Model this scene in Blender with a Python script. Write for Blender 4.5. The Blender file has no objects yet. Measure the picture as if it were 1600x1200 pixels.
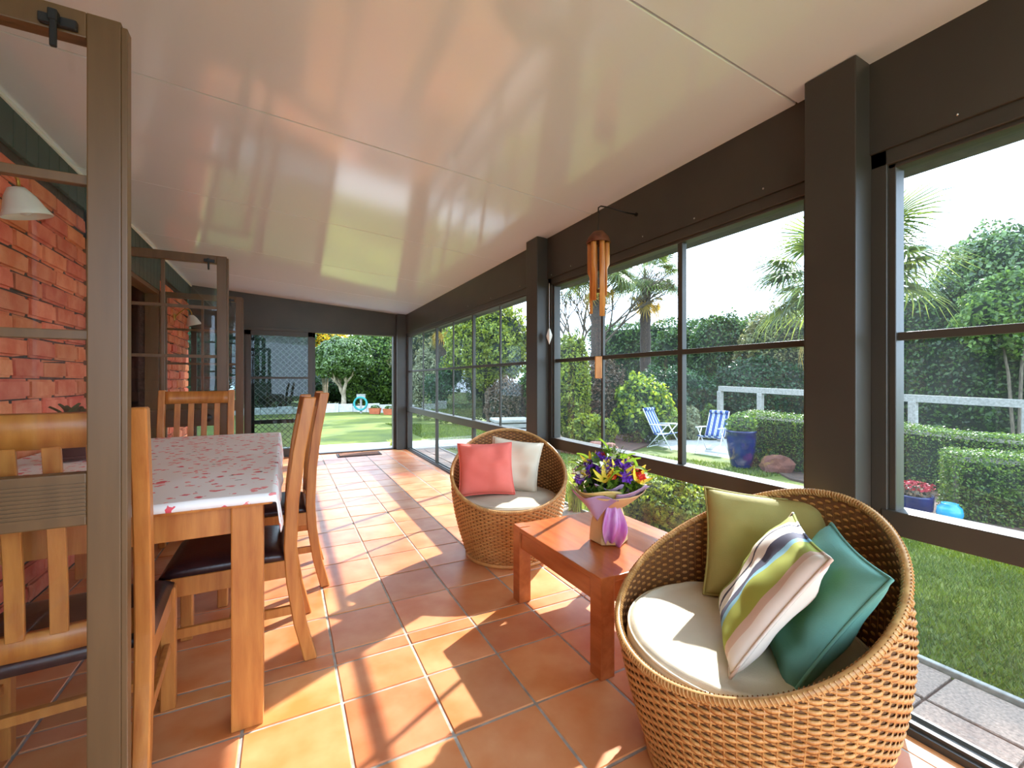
import bpy, bmesh, math, random
import numpy as np
from mathutils import Vector, Matrix, Euler
from mathutils import noise as mnoise
PI = math.pi
random.seed(7)
rng = np.random.default_rng(11)
S = bpy.context.scene
COL = S.collection

# ------------------------------------------------------------------ camera
FPX, HY, CAMH = 684.0, 594.0, 1.15
YAW = math.atan2(355, FPX)
FW = (math.sin(YAW), math.cos(YAW)); RT = (math.cos(YAW), -math.sin(YAW))
cam = bpy.data.cameras.new('camera'); camo = bpy.data.objects.new('camera', cam); COL.objects.link(camo)
camo.location = (0, 0, CAMH); camo.rotation_euler = (PI/2, 0, -YAW)
cam.sensor_width = 36; cam.lens = FPX/1600*36; cam.shift_y = -6/1600; cam.clip_end = 300; cam.clip_start = 0.02
S.camera = camo
def at(u, D):                                   # plan position of something seen in column u at depth D
    l = (u-800)/FPX
    return D*(FW[0]+l*RT[0]), D*(FW[1]+l*RT[1])
def zat(v, D): return CAMH-(v-HY)*D/FPX

# ------------------------------------------------------------------ sky, sun, exposure
S.view_settings.view_transform = 'Standard'; S.view_settings.look = 'None'
S.view_settings.gamma = 1; S.view_settings.use_curve_mapping = False
S.view_settings.exposure = 0.7
w = bpy.data.worlds.new('sky'); S.world = w; w.use_nodes = True
nt = w.node_tree; nt.nodes.clear()
N = nt.nodes.new; L = nt.links.new
out = N('ShaderNodeOutputWorld'); bg = N('ShaderNodeBackground'); L(bg.outputs[0], out.inputs[0])
tc = N('ShaderNodeTexCoord'); mp = N('ShaderNodeMapping'); mp.inputs['Scale'].default_value = (1.2, 1.2, 5)
nz = N('ShaderNodeTexNoise'); nz.inputs['Scale'].default_value = 2.2; nz.inputs['Detail'].default_value = 7; nz.inputs['Roughness'].default_value = .6
L(tc.outputs['Generated'], mp.inputs[0]); L(mp.outputs[0], nz.inputs['Vector'])
rp = N('ShaderNodeValToRGB'); rp.color_ramp.elements[0].position = .40; rp.color_ramp.elements[1].position = .62
rp.color_ramp.elements[0].color = (.46, .66, .92, 1); rp.color_ramp.elements[1].color = (.74, .89, 1.1, 1)
L(nz.outputs[0], rp.inputs[0])
sp = N('ShaderNodeSeparateXYZ'); L(tc.outputs['Generated'], sp.inputs[0])
hr = N('ShaderNodeValToRGB'); hr.color_ramp.elements[0].position = .0; hr.color_ramp.elements[1].position = .55
hr.color_ramp.elements[0].color = (1, 1, 1, 1); hr.color_ramp.elements[1].color = (.25, .25, .25, 1)
L(sp.outputs['Z'], hr.inputs[0])
mx = N('ShaderNodeMix'); mx.data_type = 'RGBA'; mx.inputs[7].default_value = (.68, .86, 1.1, 1)
L(hr.outputs[0], mx.inputs[0]); L(rp.outputs[0], mx.inputs[6]); L(mx.outputs[2], bg.inputs[0])
bg.inputs[1].default_value = 4.1
sun = bpy.data.lights.new('sun', 'SUN'); sun.energy = 8.6; sun.angle = math.radians(.7); sun.color = (1, .98, .97)
suno = bpy.data.objects.new('sun', sun); COL.objects.link(suno)
suno.rotation_euler = Vector((-1, -.55, -.824)).to_track_quat('-Z', 'Y').to_euler(); suno.location = (12, 8, 12)

# ------------------------------------------------------------------ materials
def lin(c):
    return tuple(((x/255)/12.92 if x/255 <= .04045 else ((x/255+.055)/1.055)**2.4) for x in c)+(1,)
MATS = {}
def mat(name, c1, c2=None, scale=6, rough=.5, bump=0, bscale=60, stretch=(1, 1, 1), rand=0, metal=0, spec=.5, detail=4, coord='Object', ramp=(.35, .65)):
    m = bpy.data.materials.new(name); m.use_nodes = True; t = m.node_tree; b = t.nodes['Principled BSDF']
    n, l = t.nodes.new, t.links.new
    b.inputs['Roughness'].default_value = rough; b.inputs['Metallic'].default_value = metal
    b.inputs['Specular IOR Level'].default_value = spec
    co = n('ShaderNodeTexCoord'); mp = n('ShaderNodeMapping'); mp.inputs['Scale'].default_value = stretch
    l(co.outputs[coord], mp.inputs[0])
    oi = n('ShaderNodeObjectInfo')
    ad = n('ShaderNodeVectorMath'); ad.operation = 'ADD'
    sc = n('ShaderNodeVectorMath'); sc.operation = 'SCALE'; sc.inputs[3].default_value = 37.0
    cb = n('ShaderNodeCombineXYZ'); l(oi.outputs['Random'], cb.inputs[0]); l(oi.outputs['Random'], cb.inputs[1]); l(cb.outputs[0], sc.inputs[0])
    l(mp.outputs[0], ad.inputs[0]); l(sc.outputs[0], ad.inputs[1])
    last = None
    if c2 is not None:
        z = n('ShaderNodeTexNoise'); z.inputs['Scale'].default_value = scale; z.inputs['Detail'].default_value = detail
        l(ad.outputs[0], z.inputs['Vector'])
        r = n('ShaderNodeValToRGB'); r.color_ramp.elements[0].position = ramp[0]; r.color_ramp.elements[1].position = ramp[1]
        r.color_ramp.elements[0].color = lin(c1); r.color_ramp.elements[1].color = lin(c2)
        l(z.outputs[0], r.inputs[0]); last = r.outputs[0]
    else:
        rgb = n('ShaderNodeRGB'); rgb.outputs[0].default_value = lin(c1); last = rgb.outputs[0]
    if rand:
        hs = n('ShaderNodeHueSaturation'); mr = n('ShaderNodeMapRange'); mr.inputs[3].default_value = 1-rand; mr.inputs[4].default_value = 1+rand
        l(oi.outputs['Random'], mr.inputs[0]); l(mr.outputs[0], hs.inputs['Value']); l(last, hs.inputs['Color'])
        mr2 = n('ShaderNodeMapRange'); mr2.inputs[3].default_value = .5-rand*.06; mr2.inputs[4].default_value = .5+rand*.06
        ml = n('ShaderNodeMath'); ml.operation = 'FRACT'; mm = n('ShaderNodeMath'); mm.operation = 'MULTIPLY'; mm.inputs[1].default_value = 7.31
        l(oi.outputs['Random'], mm.inputs[0]); l(mm.outputs[0], ml.inputs[0]); l(ml.outputs[0], mr2.inputs[0]); l(mr2.outputs[0], hs.inputs['Hue'])
        last = hs.outputs[0]
    l(last, b.inputs['Base Color'])
    if bump:
        z2 = n('ShaderNodeTexNoise'); z2.inputs['Scale'].default_value = bscale; z2.inputs['Detail'].default_value = 5
        l(ad.outputs[0], z2.inputs['Vector'])
        bp = n('ShaderNodeBump'); bp.inputs['Strength'].default_value = bump; bp.inputs['Distance'].default_value = .01
        l(z2.outputs[0], bp.inputs['Height']); l(bp.outputs[0], b.inputs['Normal'])
    MATS[name] = m
    return m
def foliage(name, dark, light, trans=.35, rough=.45):
    m = bpy.data.materials.new(name); m.use_nodes = True; t = m.node_tree; b = t.nodes['Principled BSDF']; n, l = t.nodes.new, t.links.new
    o = t.nodes['Material Output']
    g = n('ShaderNodeNewGeometry'); r = n('ShaderNodeValToRGB')
    r.color_ramp.elements[0].color = lin([q*.84 for q in dark]); r.color_ramp.elements[1].color = lin([q*.88 for q in light])
    l(g.outputs['Random Per Island'], r.inputs[0]); l(r.outputs[0], b.inputs['Base Color']); b.inputs['Roughness'].default_value = rough
    tr = n('ShaderNodeBsdfTranslucent'); hs = n('ShaderNodeHueSaturation'); hs.inputs['Value'].default_value = 1.5; hs.inputs['Hue'].default_value = .485
    l(r.outputs[0], hs.inputs['Color']); l(hs.outputs[0], tr.inputs[0])
    mx = n('ShaderNodeMixShader'); mx.inputs[0].default_value = trans
    l(b.outputs[0], mx.inputs[1]); l(tr.outputs[0], mx.inputs[2]); l(mx.outputs[0], o.inputs[0])
    MATS[name] = m; return m
def glassmat(name, dust, tint=(.95, .97, .97)):
    m = bpy.data.materials.new(name); m.use_nodes = True; t = m.node_tree; t.nodes.clear(); n, l = t.nodes.new, t.links.new
    o = n('ShaderNodeOutputMaterial'); tr = n('ShaderNodeBsdfTransparent'); tr.inputs[0].default_value = tint+(1,)
    gl = n('ShaderNodeBsdfGlossy'); gl.inputs['Roughness'].default_value = .01
    lw = n('ShaderNodeLayerWeight'); lw.inputs[0].default_value = .5
    pw = n('ShaderNodeMath'); pw.operation = 'POWER'; pw.inputs[1].default_value = 4.5; l(lw.outputs['Facing'], pw.inputs[0])
    ma = n('ShaderNodeMath'); ma.operation = 'MULTIPLY_ADD'; ma.inputs[1].default_value = .4; ma.inputs[2].default_value = .025; l(pw.outputs[0], ma.inputs[0])
    mx = n('ShaderNodeMixShader'); l(ma.outputs[0], mx.inputs[0]); l(tr.outputs[0], mx.inputs[1]); l(gl.outputs[0], mx.inputs[2])
    df = n('ShaderNodeBsdfTranslucent'); df.inputs[0].default_value = (.75, .85, .9, 1)
    co = n('ShaderNodeTexCoord'); z = n('ShaderNodeTexNoise'); z.inputs['Scale'].default_value = 3; z.inputs['Detail'].default_value = 6
    l(co.outputs['Object'], z.inputs['Vector'])
    mr = n('ShaderNodeMapRange'); mr.inputs[1].default_value = .35; mr.inputs[2].default_value = .75; mr.inputs[3].default_value = dust*.4; mr.inputs[4].default_value = dust*1.6
    l(z.outputs[0], mr.inputs[0])
    m2 = n('ShaderNodeMixShader'); l(mr.outputs[0], m2.inputs[0]); l(mx.outputs[0], m2.inputs[1]); l(df.outputs[0], m2.inputs[2]); l(m2.outputs[0], o.inputs[0])
    MATS[name] = m; return m

mat('terracotta', (200, 116, 62), (214, 146, 98), scale=5, rough=.36, bump=.12, bscale=9, rand=.12, spec=.55)
mat('grout', (178, 170, 158), (150, 142, 130), scale=20, rough=.9)
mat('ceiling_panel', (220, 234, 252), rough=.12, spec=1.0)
mat('ceiling_joint', (186, 180, 176), rough=.5)
mat('bronze_dark', (58, 54, 46), (66, 61, 51), scale=3, rough=.42, spec=.5)
mat('bronze_door', (96, 68, 38), (106, 76, 44), scale=30, stretch=(1, 1, .1), rough=.4)
mat('white_trim', (225, 228, 228), rough=.5)
mat('green_board', (70, 84, 78), (62, 76, 70), scale=8, rough=.6)
mat('brick', (212, 106, 72), (230, 140, 104), scale=9, rough=.85, bump=.6, bscale=25, rand=.16)
mat('mortar', (72, 60, 54), (92, 78, 70), scale=30, rough=.95, bump=.5)
mat('curtain', (215, 208, 190), (200, 192, 172), scale=4, stretch=(1, 8, .3), rough=.9)
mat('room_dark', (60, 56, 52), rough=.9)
mat('pine', (196, 126, 58), (164, 92, 36), scale=7, stretch=(6, 6, .7), rough=.38, bump=.05, bscale=40, ramp=(.3, .75))
mat('pine_knot', (96, 52, 22), rough=.5)
mat('table_wood', (186, 104, 52), (162, 84, 40), scale=6, stretch=(5, .8, 5), rough=.24, bump=.03, ramp=(.3, .7))
mat('leather', (52, 28, 28), (40, 20, 22), scale=30, rough=.3, bump=.08, bscale=120)
mat('rattan', (214, 158, 90), (178, 118, 58), scale=14, rough=.45, ramp=(.25, .75), bump=.1, bscale=150)
mat('rattan_core', (120, 76, 38), rough=.8)
mat('rattan_rim', (214, 168, 104), (172, 118, 60), scale=40, rough=.45, ramp=(.3, .7))
mat('cream_cloth', (222, 210, 186), (212, 198, 172), scale=6, rough=.85, bump=.12, bscale=300)
mat('beige_cloth', (190, 176, 152), (180, 166, 142), scale=6, rough=.85, bump=.12, bscale=300)
mat('ivory_cloth', (226, 212, 186), rough=.85, bump=.1, bscale=260)
mat('coral_cloth', (240, 126, 108), (234, 112, 96), scale=5, rough=.85, bump=.1, bscale=260)
mat('olive_cloth', (176, 164, 96), (164, 152, 84), scale=5, rough=.8, bump=.1, bscale=260)
mat('teal_cloth', (104, 158, 140), (94, 146, 130), scale=5, rough=.75, bump=.1, bscale=260)
mat('bamboo', (222, 152, 78), (186, 112, 46), scale=9, stretch=(3, 3, .6), rough=.45)
mat('coconut', (120, 66, 34), (92, 48, 24), scale=18, rough=.7, bump=.3)
mat('wire', (46, 42, 38), rough=.4, metal=.8)
mat('black_metal', (24, 24, 26), rough=.4)
mat('steel', (190, 190, 186), rough=.3, metal=.9)
mat('brass', (190, 150, 70), rough=.3, metal=.9)
mat('frosted', (232, 228, 218), rough=.35)
mat('mat_fibre', (120, 74, 44), (96, 56, 34), scale=90, rough=.95, bump=.4, bscale=200)
mat('rubber', (36, 33, 32), rough=.8)
mat('lawn', (66, 80, 6), (94, 104, 12), scale=1.3, rough=.9, detail=9, bump=.6, bscale=70)
mat('soil', (84, 62, 48), (62, 46, 36), scale=8, rough=.95, bump=.6)
mat('concrete', (176, 174, 168), (156, 154, 148), scale=6, rough=.85, bump=.2)
mat('aggregate', (156, 134, 118), (112, 96, 86), scale=90, rough=.85, bump=.4, bscale=110, rand=.08, ramp=(.3, .7))
mat('sill_tile', (214, 184, 164), (202, 170, 150), scale=6, rough=.5)
mat('gutter', (74, 74, 74), (56, 56, 56), scale=30, rough=.7)
mat('bark', (112, 100, 84), (80, 70, 58), scale=10, stretch=(4, 4, 1), rough=.9, bump=.5)
mat('pale_bark', (178, 164, 140), (140, 126, 104), scale=10, rough=.85, bump=.3)
mat('palm_bark', (70, 56, 44), (44, 34, 28), scale=25, rough=.95, bump=.9, bscale=40)
mat('grey_timber', (158, 156, 148), (130, 128, 120), scale=6, stretch=(.6, 6, 6), rough=.85)
mat('white_board', (206, 206, 200), (176, 176, 172), scale=7, rough=.8)
mat('terracotta_pot', (190, 104, 66), (170, 90, 56), scale=7, rough=.8)
mat('cobalt', (16, 30, 92), (12, 24, 74), scale=5, rough=.18)
mat('cyan_glaze', (40, 150, 190), (30, 130, 170), scale=5, rough=.2)
mat('teal_hose', (30, 142, 140), rough=.4)
mat('red_rock', (120, 74, 58), (92, 56, 46), scale=5, rough=.95, bump=.7, bscale=18)
mat('white_tube', (216, 218, 220), rough=.35)
mat('kraft', (224, 190, 134), (214, 178, 122), scale=8, rough=.75)
mat('yellow_paper', (228, 212, 140), (216, 198, 124), scale=6, rough=.6)
mat('lilac_paper', (186, 158, 190), (172, 142, 178), scale=6, rough=.6)
mat('purple_ribbon', (192, 104, 190), (226, 190, 226), scale=7, stretch=(3, 3, .6), rough=.35)
mat('petal_purple', (122, 62, 184), (92, 40, 150), scale=20, rough=.6)
mat('petal_yellow', (244, 214, 44), (250, 228, 90), scale=20, rough=.6)
mat('petal_red', (226, 66, 34), (200, 40, 26), scale=20, rough=.6)
mat('petal_white', (240, 232, 206), (226, 214, 190), scale=20, rough=.6)
mat('red_bloom', (170, 34, 46), (140, 24, 36), scale=20, rough=.7)
mat('spot_dark', (40, 44, 30), rough=.9)
foliage('leaf_hedge', (34, 58, 26), (86, 122, 52))
foliage('leaf_deep', (22, 48, 26), (62, 104, 56))
foliage('leaf_box', (40, 72, 24), (112, 146, 50))
foliage('leaf_lime', (120, 150, 24), (206, 220, 60), .45)
foliage('leaf_yellowgreen', (70, 100, 24), (176, 190, 62), .45)
foliage('leaf_mid', (44, 82, 30), (124, 158, 62), .4)
foliage('leaf_olive', (70, 84, 50), (150, 150, 92))
foliage('leaf_brown', (86, 72, 54), (140, 118, 92))
foliage('leaf_pale', (112, 124, 84), (178, 182, 140))
foliage('leaf_gloss', (30, 62, 24), (120, 150, 80), .2, .22)
foliage('bloom_yellow', (214, 168, 10), (250, 216, 30), .4)
foliage('palm_green', (44, 74, 34), (134, 150, 66), .4, .35)
foliage('palm_dry', (150, 124, 40), (206, 176, 64), .45)
foliage('grass_blade', (50, 80, 8), (112, 134, 22), .35)
foliage('tuft', (110, 140, 30), (206, 212, 70), .5)
foliage('bouquet_leaf', (52, 100, 22), (140, 178, 50), .4)
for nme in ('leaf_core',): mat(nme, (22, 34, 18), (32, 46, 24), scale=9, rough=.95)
glassmat('glass_clear', .004); glassmat('glass_dusty', .005); glassmat('glass_door', .004); glassmat('glass_tint', .004, (.5, .55, .55))

def striped(name, cols, axis=0, scale=1.0, rough=.8):
    m = bpy.data.materials.new(name); m.use_nodes = True; t = m.node_tree; b = t.nodes['Principled BSDF']; n, l = t.nodes.new, t.links.new
    co = n('ShaderNodeTexCoord'); s = n('ShaderNodeSeparateXYZ'); l(co.outputs['Object'], s.inputs[0])
    ma = n('ShaderNodeMath'); ma.operation = 'MULTIPLY_ADD'; ma.inputs[1].default_value = scale; ma.inputs[2].default_value = .5; l(s.outputs[axis], ma.inputs[0])
    fr = n('ShaderNodeMath'); fr.operation = 'FRACT'; l(ma.outputs[0], fr.inputs[0])
    r = n('ShaderNodeValToRGB'); r.color_ramp.interpolation = 'CONSTANT'; e = r.color_ramp.elements
    while len(e) > 1: e.remove(e[0])
    e[0].position = 0; e[0].color = lin(cols[0][1])
    for p, c in cols[1:]:
        k = e.new(p); k.color = lin(c)
    l(fr.outputs[0], r.inputs[0]); l(r.outputs[0], b.inputs['Base Color']); b.inputs['Roughness'].default_value = rough
    MATS[name] = m
striped('stripe_cushion', [(0, (206, 172, 148)), (.05, (232, 218, 200)), (.13, (214, 184, 160)), (.18, (164, 172, 66)), (.38, (130, 180, 200)), (.44, (72, 70, 92)), (.55, (246, 242, 234)), (.68, (70, 68, 80)), (.71, (238, 230, 216)), (.77, (150, 160, 56)), (.91, (70, 74, 66)), (.94, (224, 206, 180))], 0, 1/.42)
striped('stripe_canvas', [(0, (30, 66, 128)), (.3, (226, 230, 236)), (.42, (70, 120, 180)), (.58, (226, 230, 236)), (.7, (30, 66, 128))], 0, 1/.13, .7)
# printed blossom cloth
m = bpy.data.materials.new('blossom_cloth'); m.use_nodes = True; t = m.node_tree; b = t.nodes['Principled BSDF']; n, l = t.nodes.new, t.links.new
co = n('ShaderNodeTexCoord')
nzw = n('ShaderNodeTexNoise'); nzw.inputs['Scale'].default_value = 34; l(co.outputs['Object'], nzw.inputs['Vector'])
sw = n('ShaderNodeVectorMath'); sw.operation = 'SCALE'; sw.inputs[3].default_value = .05; l(nzw.outputs['Color'], sw.inputs[0])
aw = n('ShaderNodeVectorMath'); aw.operation = 'ADD'; l(co.outputs['Object'], aw.inputs[0]); l(sw.outputs[0], aw.inputs[1])
prev = None
for sc_, th_, colr in ((21, .27, (240, 140, 140)), (14, .2, (226, 84, 96)), (11, .09, (70, 78, 62))):
    v = n('ShaderNodeTexVoronoi'); v.inputs['Scale'].default_value = sc_; l(aw.outputs[0], v.inputs['Vector'])
    c = n('ShaderNodeMath'); c.operation = 'LESS_THAN'; c.inputs[1].default_value = th_; l(v.outputs['Distance'], c.inputs[0])
    mxx = n('ShaderNodeMix'); mxx.data_type = 'RGBA'
    if prev is None: mxx.inputs[6].default_value = lin((240, 236, 232))
    else: l(prev, mxx.inputs[6])
    mxx.inputs[7].default_value = lin(colr); l(c.outputs[0], mxx.inputs[0]); prev = mxx.outputs[2]
l(prev, b.inputs['Base Color']); b.inputs['Roughness'].default_value = .6; MATS['blossom_cloth'] = m

# ------------------------------------------------------------------ mesh helpers
class MB:
    def __init__(s): s.v = []; s.f = []
    def add(s, V, F):
        o = len(s.v); s.v += [tuple(map(float, p)) for p in V]; s.f += [tuple(i+o for i in q) for q in F]; return s
    def box(s, x0, x1, y0, y1, z0, z1, M=None):
        V = [Vector((x, y, z)) for z in (z0, z1) for y in (y0, y1) for x in (x0, x1)]
        if M is not None: V = [M @ p for p in V]
        return s.add(V, [(0, 2, 3, 1), (4, 5, 7, 6), (0, 1, 5, 4), (2, 6, 7, 3), (0, 4, 6, 2), (1, 3, 7, 5)])
    def bar(s, a, b, wx, wy, up=(0, 0, 1)):            # rectangular bar between two points
        a, b = Vector(a), Vector(b); d = (b-a).normalized(); u = Vector(up)
        if abs(d.dot(u)) > .95: u = Vector((0, 1, 0))
        x = d.cross(u).normalized()*wx/2; y = x.cross(d).normalized()*wy/2
        V = [a-x-y, a+x-y, a+x+y, a-x+y, b-x-y, b+x-y, b+x+y, b-x+y]
        return s.add(V, [(0, 3, 2, 1), (4, 5, 6, 7), (0, 1, 5, 4), (1, 2, 6, 5), (2, 3, 7, 6), (3, 0, 4, 7)])
    def tube(s, pts, r, n=8, closed=False, caps=True):
        pts = [Vector(p) for p in pts]; k = len(pts); rs = r if hasattr(r, '__len__') else [r]*k
        V = []; prevx = None
        for i, p in enumerate(pts):
            if closed: d = pts[(i+1) % k]-pts[i-1]
            else: d = pts[min(i+1, k-1)]-pts[max(i-1, 0)]
            d.normalize()
            if prevx is None:
                u = Vector((0, 0, 1)) if abs(d.z) < .9 else Vector((1, 0, 0)); x = d.cross(u).normalized()
            else:
                x = (prevx-d*prevx.dot(d)).normalized()
            prevx = x; y = d.cross(x)
            for j in range(n):
                a = 2*PI*j/n; V.append(p+(x*math.cos(a)+y*math.sin(a))*rs[i])
        F = []
        for i in range(k if closed else k-1):
            for j in range(n):
                i2 = (i+1) % k; F.append((i*n+j, i*n+(j+1) % n, i2*n+(j+1) % n, i2*n+j))
        if caps and not closed: F += [tuple(range(n))[::-1], tuple((k-1)*n+j for j in range(n))]
        return s.add(V, F)
    def lathe(s, prof, n=24, c=(0, 0, 0)):
        V = []; F = []
        for r, z in prof:
            for j in range(n):
                a = 2*PI*j/n; V.append((c[0]+r*math.cos(a), c[1]+r*math.sin(a), c[2]+z))
        for i in range(len(prof)-1):
            for j in range(n): F.append((i*n+j, i*n+(j+1) % n, (i+1)*n+(j+1) % n, (i+1)*n+j))
        if prof[0][0] > 1e-4: F.append(tuple(range(n))[::-1])
        if prof[-1][0] > 1e-4: F.append(tuple((len(prof)-1)*n+j for j in range(n)))
        return s.add(V, F)
    def grid(s, fn, nu, nv):
        V = [fn(i/nu, j/nv) for j in range(nv+1) for i in range(nu+1)]
        F = [(j*(nu+1)+i, j*(nu+1)+i+1, (j+1)*(nu+1)+i+1, (j+1)*(nu+1)+i) for j in range(nv) for i in range(nu)]
        return s.add(V, F)
    def mesh(s, name, smooth=False, bevel=0, seg=2, solid=0):
        me = bpy.data.meshes.new(name); me.from_pydata(s.v, [], s.f)
        bm = bmesh.new(); bm.from_mesh(me)
        bmesh.ops.remove_doubles(bm, verts=bm.verts, dist=1e-5)
        bmesh.ops.recalc_face_normals(bm, faces=bm.faces)
        if solid:
            bmesh.ops.solidify(bm, geom=bm.faces[:], thickness=solid)
        if bevel: bmesh.ops.bevel(bm, geom=bm.edges[:], offset=bevel, segments=seg, affect='EDGES', profile=.6)
        bm.to_mesh(me); bm.free()
        if smooth: me.polygons.foreach_set('use_smooth', [True]*len(me.polygons))
        return me
def fastmesh(name, V, F):                       # V (n,3), F (m,k) numpy
    me = bpy.data.meshes.new(name); k = F.shape[1]
    me.vertices.add(len(V)); me.vertices.foreach_set('co', V.astype(np.float32).ravel())
    me.loops.add(F.size); me.loops.foreach_set('vertex_index', F.astype(np.int32).ravel())
    me.polygons.add(len(F)); me.polygons.foreach_set('loop_start', np.arange(0, F.size, k, dtype=np.int32))
    me.update(calc_edges=True); return me
def obj(name, me, material, parent=None, loc=None, rot=None, world=False):
    if isinstance(me, MB): me = me.mesh(name)
    if material and (not me.materials): me.materials.append(MATS[material])
    o = bpy.data.objects.new(name, me); COL.objects.link(o)
    if loc is not None: o.location = loc
    if rot is not None: o.rotation_euler = rot
    if parent is not None:
        o.parent = parent
        if world: o.matrix_parent_inverse = Matrix.Translation(-Vector(parent.location))
    return o
def tag(o, label=None, cat=None, group=None, kind=None):
    if label: o['label'] = label
    if cat: o['category'] = cat
    if group: o['group'] = group
    if kind: o['kind'] = kind
    return o
def thing(name, label, cat, loc=(0, 0, 0), rz=0, group=None):
    o = bpy.data.objects.new(name, None); COL.objects.link(o); o.location = loc; o.rotation_euler = (0, 0, rz); o.empty_display_size = .1
    return tag(o, label, cat, group)
def struct(name, loc=(0, 0, 0), label=None, cat=None):
    o = bpy.data.objects.new(name, None); COL.objects.link(o); o.location = loc
    return tag(o, label, cat, None, 'structure')
def bx(x0, x1, y0, y1, z0, z1, bev=0): return MB().box(x0, x1, y0, y1, z0, z1).mesh('part', bevel=bev)

def leaves(P, nrm, size, elong=1.9, spread=.8, droop=0):
    n = len(P); nr = nrm+rng.normal(0, spread, (n, 3)); nr /= np.linalg.norm(nr, axis=1)[:, None]
    a = rng.normal(0, 1, (n, 3)); a -= nr*(a*nr).sum(1)[:, None]; a /= np.linalg.norm(a, axis=1)[:, None]; a[:, 2] -= droop
    b_ = np.cross(nr, a); s = size*rng.uniform(.6, 1.3, n)[:, None]
    V = np.empty((n, 4, 3)); V[:, 0] = P-a*s*.5; V[:, 1] = P+b_*s*.5/elong*1.0+nr*s*.06; V[:, 2] = P+a*s*.5; V[:, 3] = P-b_*s*.5/elong+nr*s*.06
    return V.reshape(-1, 3), np.arange(4*n).reshape(-1, 4)
def leafobj(name, P, nrm, size, material, parent, **k):
    V, F = leaves(P, nrm, size, **k); o = obj(name, fastmesh(name, V, F), material, parent); o['kind'] = 'stuff'; return o
def blob_pts(n, rx, ry, rz, zc_, lump=.22, seed=0, flat=0):
    d = rng.normal(0, 1, (n, 3)); d /= np.linalg.norm(d, axis=1)[:, None]
    r = np.array([1+lump*mnoise.noise(Vector((q[0]*2.3+seed, q[1]*2.3, q[2]*2.3)))+.5*lump*mnoise.noise(Vector((q[0]*6+seed, q[1]*6, q[2]*6))) for q in d])
    r *= 1-np.abs(rng.normal(0, .09, n))
    P = d*r[:, None]*np.array([rx, ry, rz]); P[:, 2] += zc_
    return P, d
def core_blob(rx, ry, rz, zc_, seed, lump=.22, k=.86):
    bm = bmesh.new(); bmesh.ops.create_icosphere(bm, subdivisions=3, radius=1)
    for v in bm.verts:
        q = v.co.normalized(); r = (1+lump*mnoise.noise(Vector((q.x*2.3+seed, q.y*2.3, q.z*2.3))))*k
        v.co = Vector((q.x*rx*r, q.y*ry*r, q.z*rz*r+zc_))
    me = bpy.data.meshes.new('inner_foliage'); bm.to_mesh(me); bm.free(); return me

# ------------------------------------------------------------------ dimensions of the room
XL, XG, XB, YB, YN = -1.17, 1.84, 1.79, 7.40, -1.5
def zc(x): return 2.235-.0747*(x-1.84)

# floor
fl = struct('floor', (0, 3, 0), 'terracotta tiled sunroom floor with pale grout lines', 'floor')
obj('grout_bed', bx(XL, 1.80, YN, YB+.05, -.12, -.003), 'grout', fl, world=True)
xs = [XL]+[.182+.306*k for k in range(-4, 6)]+[1.80]
ys = [YN]+[1.345-.319*k for k in range(8, -1, -1)]+[1.665, 1.895, 1.985]
while ys[-1]+.318 < YB+.05: ys.append(ys[-1]+.318)
ys.append(YB+.05)
cache = {}
for i in range(len(xs)-1):
    for j in range(len(ys)-1):
        wx, wy = xs[i+1]-xs[i]-.009, ys[j+1]-ys[j]-.009
        if wx < .02 or wy < .02: continue
        k = (round(wx, 3), round(wy, 3))
        if k not in cache: cache[k] = MB().box(-wx/2, wx/2, -wy/2, wy/2, -.012, 0).mesh('tile', bevel=.003, seg=1)
        o = obj('tile', cache[k], 'terracotta', fl, world=True)
        o.location = ((xs[i]+xs[i+1])/2, (ys[j]+ys[j+1])/2, random.uniform(-.0008, .0008)); o.rotation_euler = (random.uniform(-.0015, .0015), random.uniform(-.0015, .0015), 0)

# ceiling: insulated panels with V joints, roof above, gutter outside
ce = struct('ceiling', (0, 3, 2.3), 'glossy white panelled sunroom ceiling', 'ceiling')
jy = [YN-.2, -.28, 1.015, 2.31, 3.615, 4.92, 6.22, YB+.12]
for a, b_ in zip(jy[:-1], jy[1:]):
    m_ = MB(); x0, x1 = XL-.03, 1.96; a += .003; b_ -= .003
    V = [(x, y, zc(x)+dz) for dz in (0, .06) for y in (a, b_) for x in (x0, x1)]
    m_.add(V, [(0, 2, 3, 1), (4, 5, 7, 6), (0, 1, 5, 4), (2, 6, 7, 3), (0, 4, 6, 2), (1, 3, 7, 5)])
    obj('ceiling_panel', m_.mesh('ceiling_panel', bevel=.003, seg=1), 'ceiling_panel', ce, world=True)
m_ = MB(); V = [(x, y, zc(x)+dz) for dz in (.012, .1) for y in (YN-.2, YB+.12) for x in (XL-.03, 2.2)]
m_.add(V, [(0, 2, 3, 1), (4, 5, 7, 6), (0, 1, 5, 4), (2, 6, 7, 3), (0, 4, 6, 2), (1, 3, 7, 5)])
obj('roof_backing', m_, 'ceiling_joint', ce, world=True)
gt = MB(); gt.box(1.93, 2.25, YN-.2, YB+.25, 1.975, 1.99).box(2.235, 2.25, YN-.2, YB+.25, 1.99, 2.13).box(1.93, 1.945, YN-.2, YB+.25, 1.985, 2.2)
obj('gutter', gt, 'gutter', ce, world=True)

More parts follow.
